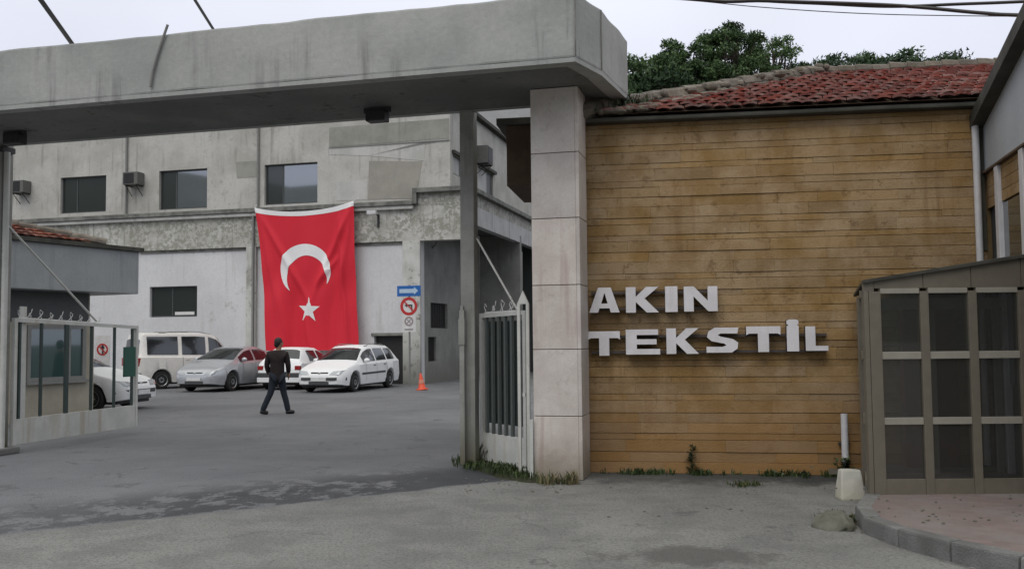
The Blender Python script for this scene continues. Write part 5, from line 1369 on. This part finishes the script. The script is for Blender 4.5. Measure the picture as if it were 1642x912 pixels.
    tp = [(0, 0, .90), hipL, (-.095, -.04, .64), kL, (-.215, -.085, .28), (-.305, -.10, .065), hipR, (.11, .06, .64), kR, (.185, .09, .28), (.23, .10, .045)]
    te = [(0, 1), (1, 2), (2, 3), (3, 4), (4, 5), (0, 6), (6, 7), (7, 8), (8, 9), (9, 10)]
    skin_mesh('trousers', tp, te, [.145, .105, .088, .075, .07, .066, .105, .088, .075, .07, .066], M['jeans'], o)
    for (a, t) in ((aL, tL), (aR, tR)):
        a = Vector(a); t = Vector(t); dv = (t-a); dv.z = 0; dv.normalize(); back = a-dv*.06
        back.z = max(.035, a.z-.05 if a is not None and a.z > .1 else .04)
        skin_mesh('shoe', [back, (back+t)*.5+Vector((0, 0, .012)), t+dv*.02], [(0, 1), (1, 2)], [.052, .056, .042], M['shoe'], o)
    tag(o, 'person in dark jacket and jeans walking across the yard, seen from behind', 'person')
build_person()

# ================================================================== VERGE, WEEDS, STONES
v_pts = [gnd(735, 744), gnd(768, 756), gnd(800, 768), gnd(845, 776), gnd(905, 775), gnd(925, 768), gnd(870, 742), gnd(800, 728), gnd(745, 728)]
mb = MB()
def blob_sheet(outline, h, name, m_, n=26, seed=1):
    from mathutils.geometry import tessellate_polygon
    c = sum((Vector((p.x, p.y, 0)) for p in outline), Vector())/len(outline); mb = MB(); K = 7; NN = len(outline); vs = [Vector((c.x, c.y, h*1.2))]
    ring = []
    for i in range(NN):
        a, b = outline[i], outline[(i+1) % NN]
        for q in range(4): ring.append(Vector(a).lerp(Vector(b), q/4))
    NR = len(ring); ring = [Vector((p.x, p.y, 0))+mnoise.noise_vector(p*3)*.07 for p in ring]
    for k in range(1, K+1):
        for p in ring:
            q = Vector((c.x, c.y, 0)).lerp(p, k/K); t = k/K; zz_ = h*(1-t**3)+.02*mnoise.noise(q*9)*(1-t**4)
            if k == K: zz_ = -.01
            vs.append(Vector((q.x, q.y, zz_)))
    fs = [(0, 1+i, 1+(i+1) % NR) for i in range(NR)]
    for k in range(K-1):
        for i in range(NR): fs.append((1+k*NR+i, 1+k*NR+(i+1) % NR, 1+(k+1)*NR+(i+1) % NR, 1+(k+1)*NR+i))
    return mb.add(vs, fs).build(name, m_, smooth='all')
tag(blob_sheet(v_pts, .045, 'soil_verge', M['soil']), kind='structure')
def tufts(name, label, spots, mats, h=(.05, .14), n=14, spread=.05, cat='grass'):
    """spots = world points; each gets a small fan of blades"""
    mb = MB(); fm = []; rr = random.Random(len(spots)*7+int(spots[0][0]*100))
    for s_ in spots:
        for k in range(n):
            a = rr.uniform(0, 6.283); b = Vector(s_)+Vector((rr.gauss(0, spread), rr.gauss(0, spread), 0)); hh = rr.uniform(*h); ln = rr.uniform(.2, .8)*hh; w = rr.uniform(.004, .010)
            dx, dy = math.cos(a), math.sin(a); px_, py_ = -dy*w, dx*w; m1 = b+Vector((dx*ln*.3, dy*ln*.3, hh*.6)); tp = b+Vector((dx*ln, dy*ln, hh))
            mb.add([b+Vector((-px_, -py_, -.01)), b+Vector((px_, py_, -.01)), m1+Vector((px_, py_, 0)), m1-Vector((px_, py_, 0)), tp], [(0, 1, 2, 3), (3, 2, 4)])
            mi = 0 if rr.random() < .7 else 1; fm += [mi, mi]
    o = mb.build(name, None, mats=mats, fm=fm); return tag(o, label, cat, kind='stuff')
rr = random.Random(11)
MT = [M['leaf'], M['leaf_dry']]
sp_ = []
for k in range(85):
    t = rr.random(); p = gnd(742+t*105+rr.uniform(-8, 8), 742+t*24+rr.uniform(-6, 8)); sp_.append((p.x, p.y, .03))
tufts('grass', 'green weeds on the soil verge at the foot of the slim grey column', sp_, [M['leaf'], M['leaf_dark']], (.03, .10), 12, .06)
sp_ = [(gnd(770+rr.uniform(-6, 12), 742).x, gnd(770, 744).y+rr.uniform(-.1, .1), .03) for k in range(16)]
tufts('grass', 'taller weeds between the grey column and the narrow gate leaf', sp_, MT, (.12, .30), 10, .04)
sp_ = [(gnd(865+rr.uniform(0, 60), 774).x, gnd(880, 776).y+rr.uniform(-.06, .04), .0) for k in range(18)]
tufts('grass', 'dry pale grass at the foot of the marble pillar', sp_, [M['leaf_dry'], M['leaf']], (.04, .17), 9, .03)
sp_ = []
for (a, b, c_) in ((990, 1055, 26), (1108, 1140, 14), (1225, 1290, 30), (1318, 1372, 40), (950, 1385, 14)):
    for k in range(c_): x = FRB.f(rr.uniform(a, b), 700)[0]; w_ = FRB.wld(x, -.06-abs(rr.gauss(0, .05)), 0); sp_.append(tuple(w_))
tufts('grass', 'low green weeds along the foot of the ochre stone wall', sp_, [M['leaf'], M['leaf_dark']], (.02, .09), 9, .035)
sp_ = [(gnd(1175+rr.uniform(0, 40), 777+rr.uniform(-3, 4)).x, gnd(1190, 777+rr.uniform(-3, 4)).y, 0) for k in range(14)]
tufts('grass', 'small weed patch in the asphalt in front of the stone wall', sp_, MT, (.02, .06), 9, .04)
def leafy(name, label, base, h, n, lean=.1, size=.05, stems=1):
    o = empty(name, base); rr = random.Random(int(base[0]*977)); st = MB(); lv = MB()
    for s_ in range(stems):
        a0 = rr.uniform(0, 6.28); hh = h*rr.uniform(.7, 1); b = Vector((rr.uniform(-.05, .05)*(stems > 1)*2, rr.uniform(-.03, .03), 0)); pts = [b+Vector((lean*math.cos(a0)*t*t*hh+.015*math.sin(t*9), .0, hh*t)) for t in [k/6 for k in range(7)]]
        st.tube(pts, .007, 6, .003)
        for k in range(n):
            t = rr.uniform(.12, 1); p = pts[min(6, int(t*6))]+Vector((0, 0, rr.uniform(-.03, .03))); a = rr.uniform(0, 6.28); L = size*rr.uniform(.6, 1.3)*(1.2-t*.3); d = Vector((math.cos(a), math.sin(a), rr.uniform(-.1, .8))).normalized(); sdv = d.cross(Vector((0, 0, 1))).normalized()*L*.3
            lv.add([p, p+d*L*.5+sdv, p+d*L, p+d*L*.5-sdv], [(0, 1, 2, 3)])
    st.build('stem', M['leaf_dark'], o, smooth=True); lv.build('leaves', M['leaf'] if stems > 1 else M['leaf_dark'], o); tag(o, label, 'plant'); return o
x, z = FRB.f(1108, 703); leafy('weed_plant', 'tall thin weed growing up the stone wall below the letters', FRB.wld(x, -.07, 0), z, 38, .04, .075)
x, _ = FRB.f(1350, 745); leafy('weed_plant', 'bushy green weed around the foot of the short white pipe', FRB.wld(x, -.16, 0), .26, 22, .5, .06, stems=8)
sp_ = []
for k in range(60):
    t = rr.random(); q = Vector((xc-.15+t*.9+rr.uniform(-.1, .1), ye+t*.5+rr.uniform(-.05, .3), (zr0+t*.28)*(1+kx*(xc-xm_)))); sp_.append(tuple(FRB.wld(*q)))
tufts('roof_weeds', 'dark weeds and litter growing over the left end of the tiled roof edge', sp_, [M['leaf_dark'], M['leaf']], (.04, .13), 12, .07, cat='weeds')
# white block, concrete lump
p = gnd(1367, 801); o = MB().add([(-.13, -.10, 0), (.13, -.10, 0), (.13, .10, 0), (-.13, .10, 0), (-.10, -.04, .30), (.10, -.04, .30), (.10, .07, .29), (-.10, .07, .29)], [(0, 3, 2, 1), (4, 5, 6, 7), (0, 1, 5, 4), (1, 2, 6, 5), (2, 3, 7, 6), (3, 0, 4, 7)]).build('stone_block', M['whiteblock'], bevel=.02, rough_edges=(.008, 2, 7), loc=(p.x, p.y+.05, 0))
tag(o, 'white upright stone block at the end of the kerb', 'stone')
p = gnd(1348, 850); lm = MB().ball((0, 0, .0), (.17, .20, .13), 32, 20)
for i, v in enumerate(lm.v): lm.v[i] = v+mnoise.noise_vector(v*7)*.07+mnoise.noise_vector(v*24)*.022; lm.v[i].z = max(min(lm.v[i].z, .12), -.02)
o = lm.build('concrete_lump', M['lump'], loc=(p.x+.0, p.y+.15, 0), smooth='all'); tag(o, 'mossy broken concrete lump beside the kerb corner', 'stone')
base = gnd(1346, 838); sp_ = [(base.x+rr.uniform(-.1, .22), base.y+rr.uniform(-.15, .25), .02) for k in range(22)]
tufts('grass', 'moss and dry grass on the concrete lump beside the kerb', sp_, MT, (.02, .07), 8, .04)
# pebbles and broken bits near the wall
mb = MB(); rr = random.Random(21)
for k in range(130):
    px_, py_ = rr.choice([(rr.uniform(950, 1370), rr.uniform(765, 830)), (rr.uniform(740, 900), rr.uniform(765, 790)), (rr.uniform(1380, 1640), rr.uniform(800, 870))]); p = gnd(px_, py_); s_ = rr.uniform(.006, .018)
    if p.x > 2.9: p.z = KH-.01
    mb.ball((p.x, p.y, p.z+s_*.3), (s_, s_*.8, s_*.6), 6, 4)
tag(mb.build('gravel', M['lump']), 'loose pebbles and grit scattered near the wall and kerb', 'gravel', kind='stuff')

# ================================================================== TREES
def tree(label, px, ytop, ybase_crown, Y, wpx, mat, seed, n_clump=34, per=300, leaf=.105, group='trees behind the office roof', flat_top=False):
    rr = random.Random(seed); top_ = at(px, ytop, Y); bot = at(px, ybase_crown, Y); cx = top_.x; ch = top_.z-bot.z; rx = wpx/F*Y/2
    o = empty('pine_tree', (cx, Y, 0)); cz = (top_.z+bot.z)/2
    tr = MB(); tp = [Vector((rr.uniform(-.1, .1)*t*4, rr.uniform(-.1, .1)*t*4, (cz+ch*.2)*t)) for t in [k/7 for k in range(8)]]; tr.tube(tp, .26, 9, .07)
    lv = MB(); cl = []
    for k in range(int(n_clump*1.35)):
        for _ in range(50):
            q = Vector((rr.uniform(-1, 1), rr.uniform(-1, 1), rr.uniform(-1, 1)))
            if .35 < q.length < 1: break
        c = Vector((q.x*rx*.88, q.y*rx*.8, cz+q.z*ch*.44)); cl.append(c)
        b0_ = tp[5].lerp(tp[7], rr.random()*.9) if c.z > cz else tp[4].lerp(tp[6], rr.random()); tr.tube([b0_, b0_.lerp(c, .55)+Vector((0, 0, -.15)), c], .06, 5, .012)
        R0 = rr.uniform(.45, .95)*rx*.36; 
        for j in range(int(per*rr.uniform(.6, 1.2))):
            d = Vector((rr.gauss(0, 1), rr.gauss(0, 1), rr.gauss(0, .7))).normalized(); rad_ = R0*rr.random()**.4; p = c+Vector((d.x*rad_, d.y*rad_, d.z*rad_*.7))
            a = Vector((rr.gauss(0, 1), rr.gauss(0, 1), rr.gauss(0, 1)+.5)).normalized(); b = a.cross(Vector((rr.gauss(0, 1), rr.gauss(0, 1), rr.gauss(0, 1)))).normalized(); L = leaf*rr.uniform(.6, 1.4)
            lv.add([p-b*L*.28, p+a*L*.6-b*L*.1, p+a*L, p+b*L*.28], [(0, 1, 2, 3)])
    tr.build('trunk', M['bark'], o, smooth=True); lv.build('crown', mat, o)
    tag(o, label, 'tree', group); return o
tree('dark pine nearest the canopy corner, lowest of the big clump', 1030, 72, 225, 31, 140, M['pine'], 1, 40)
tree('broad green pine between the canopy corner pine and the tallest one', 1095, 56, 200, 33, 120, M['pine'], 2, 42)
tree('tallest dark pine in the clump behind the tiled roof', 1172, 30, 180, 34, 140, M['pine'], 3, 52)
tree('loose pine at the right end of the big clump', 1243, 50, 170, 36, 110, M['pine'], 4, 34, 130)
tree('low dark tree seen under the canopy right of the marble pillar', 972, 120, 260, 27, 130, M['pine'], 5, 36, 150)
tree('small pale tree in front of the big clump near the hip of the roof', 1065, 104, 210, 24, 150, M['pine'], 6, 34, 150, .14)
tree('small distant tree top right after the gap in the trees', 1350, 84, 140, 52, 120, M['pine2'], 7, 30, 100, .22)
tree('middle distant tree top over the roof ridge', 1440, 84, 138, 52, 120, M['pine2'], 8, 30, 100, .22)
tree('rightmost distant tree top just showing above the ridge', 1515, 88, 138, 54, 120, M['pine2'], 9, 28, 100, .22)
tree('thin wispy tree top between the big clump and the distant trees', 1285, 98, 150, 45, 60, M['pine2'], 10, 12, 90, .18)

# ================================================================== CABLES
def cable(pts, r, label):
    P_ = [Vector(p) for p in pts]; out = []
    for i in range(len(P_)-1):
        p0, p1, p2, p3 = P_[max(i-1, 0)], P_[i], P_[i+1], P_[min(i+2, len(P_)-1)]
        for k in range(8):
            t = k/8; out.append(.5*((2*p1)+(-p0+p2)*t+(2*p0-5*p1+4*p2-p3)*t*t+(-p0+3*p1-3*p2+p3)*t**3))
    out.append(P_[-1]); o = MB().tube(out, r, 6).build('overhead_cable', M['black'], smooth=True); tag(o, label, 'cable', 'overhead cables'); return o
cable([at(700, -70, 15), at(1090, -4, 14), at(1233, 2, 13.6), at(1430, 9, 13), at(1570, 21, 12.4), at(1642, 25, 12), at(1900, 30, 11)], .026, 'thicker overhead cable sagging lowest at the top right edge')
cable([at(1000, -30, 14.2), at(1180, -2, 13.9), at(1330, 7, 13.5), at(1430, 11, 13.1), at(1540, 7, 12.6), at(1642, 3, 12.1), at(1900, -10, 11)], .022, 'overhead cable rising toward the top right corner')
cable([at(900, -10, 15), at(1090, 0, 14.5), at(1220, 12, 14), at(1380, 22, 13.5), at(1560, 26, 13), at(1900, 28, 12)], .007, 'thinnest pale overhead wire under the other two')
def straight(p, q, n=6): return [p.lerp(q, k/n) for k in range(n+1)]
cable(straight(at(-10, -105, 9.0), at(118, 74, 12.4)), .032, 'thick black stay cable rising from the canopy top at the far left')
cable(straight(at(262, -80, 9.0), at(343, 49, 12.0)), .020, 'thin black stay cable rising from the canopy top, right of the thick one')
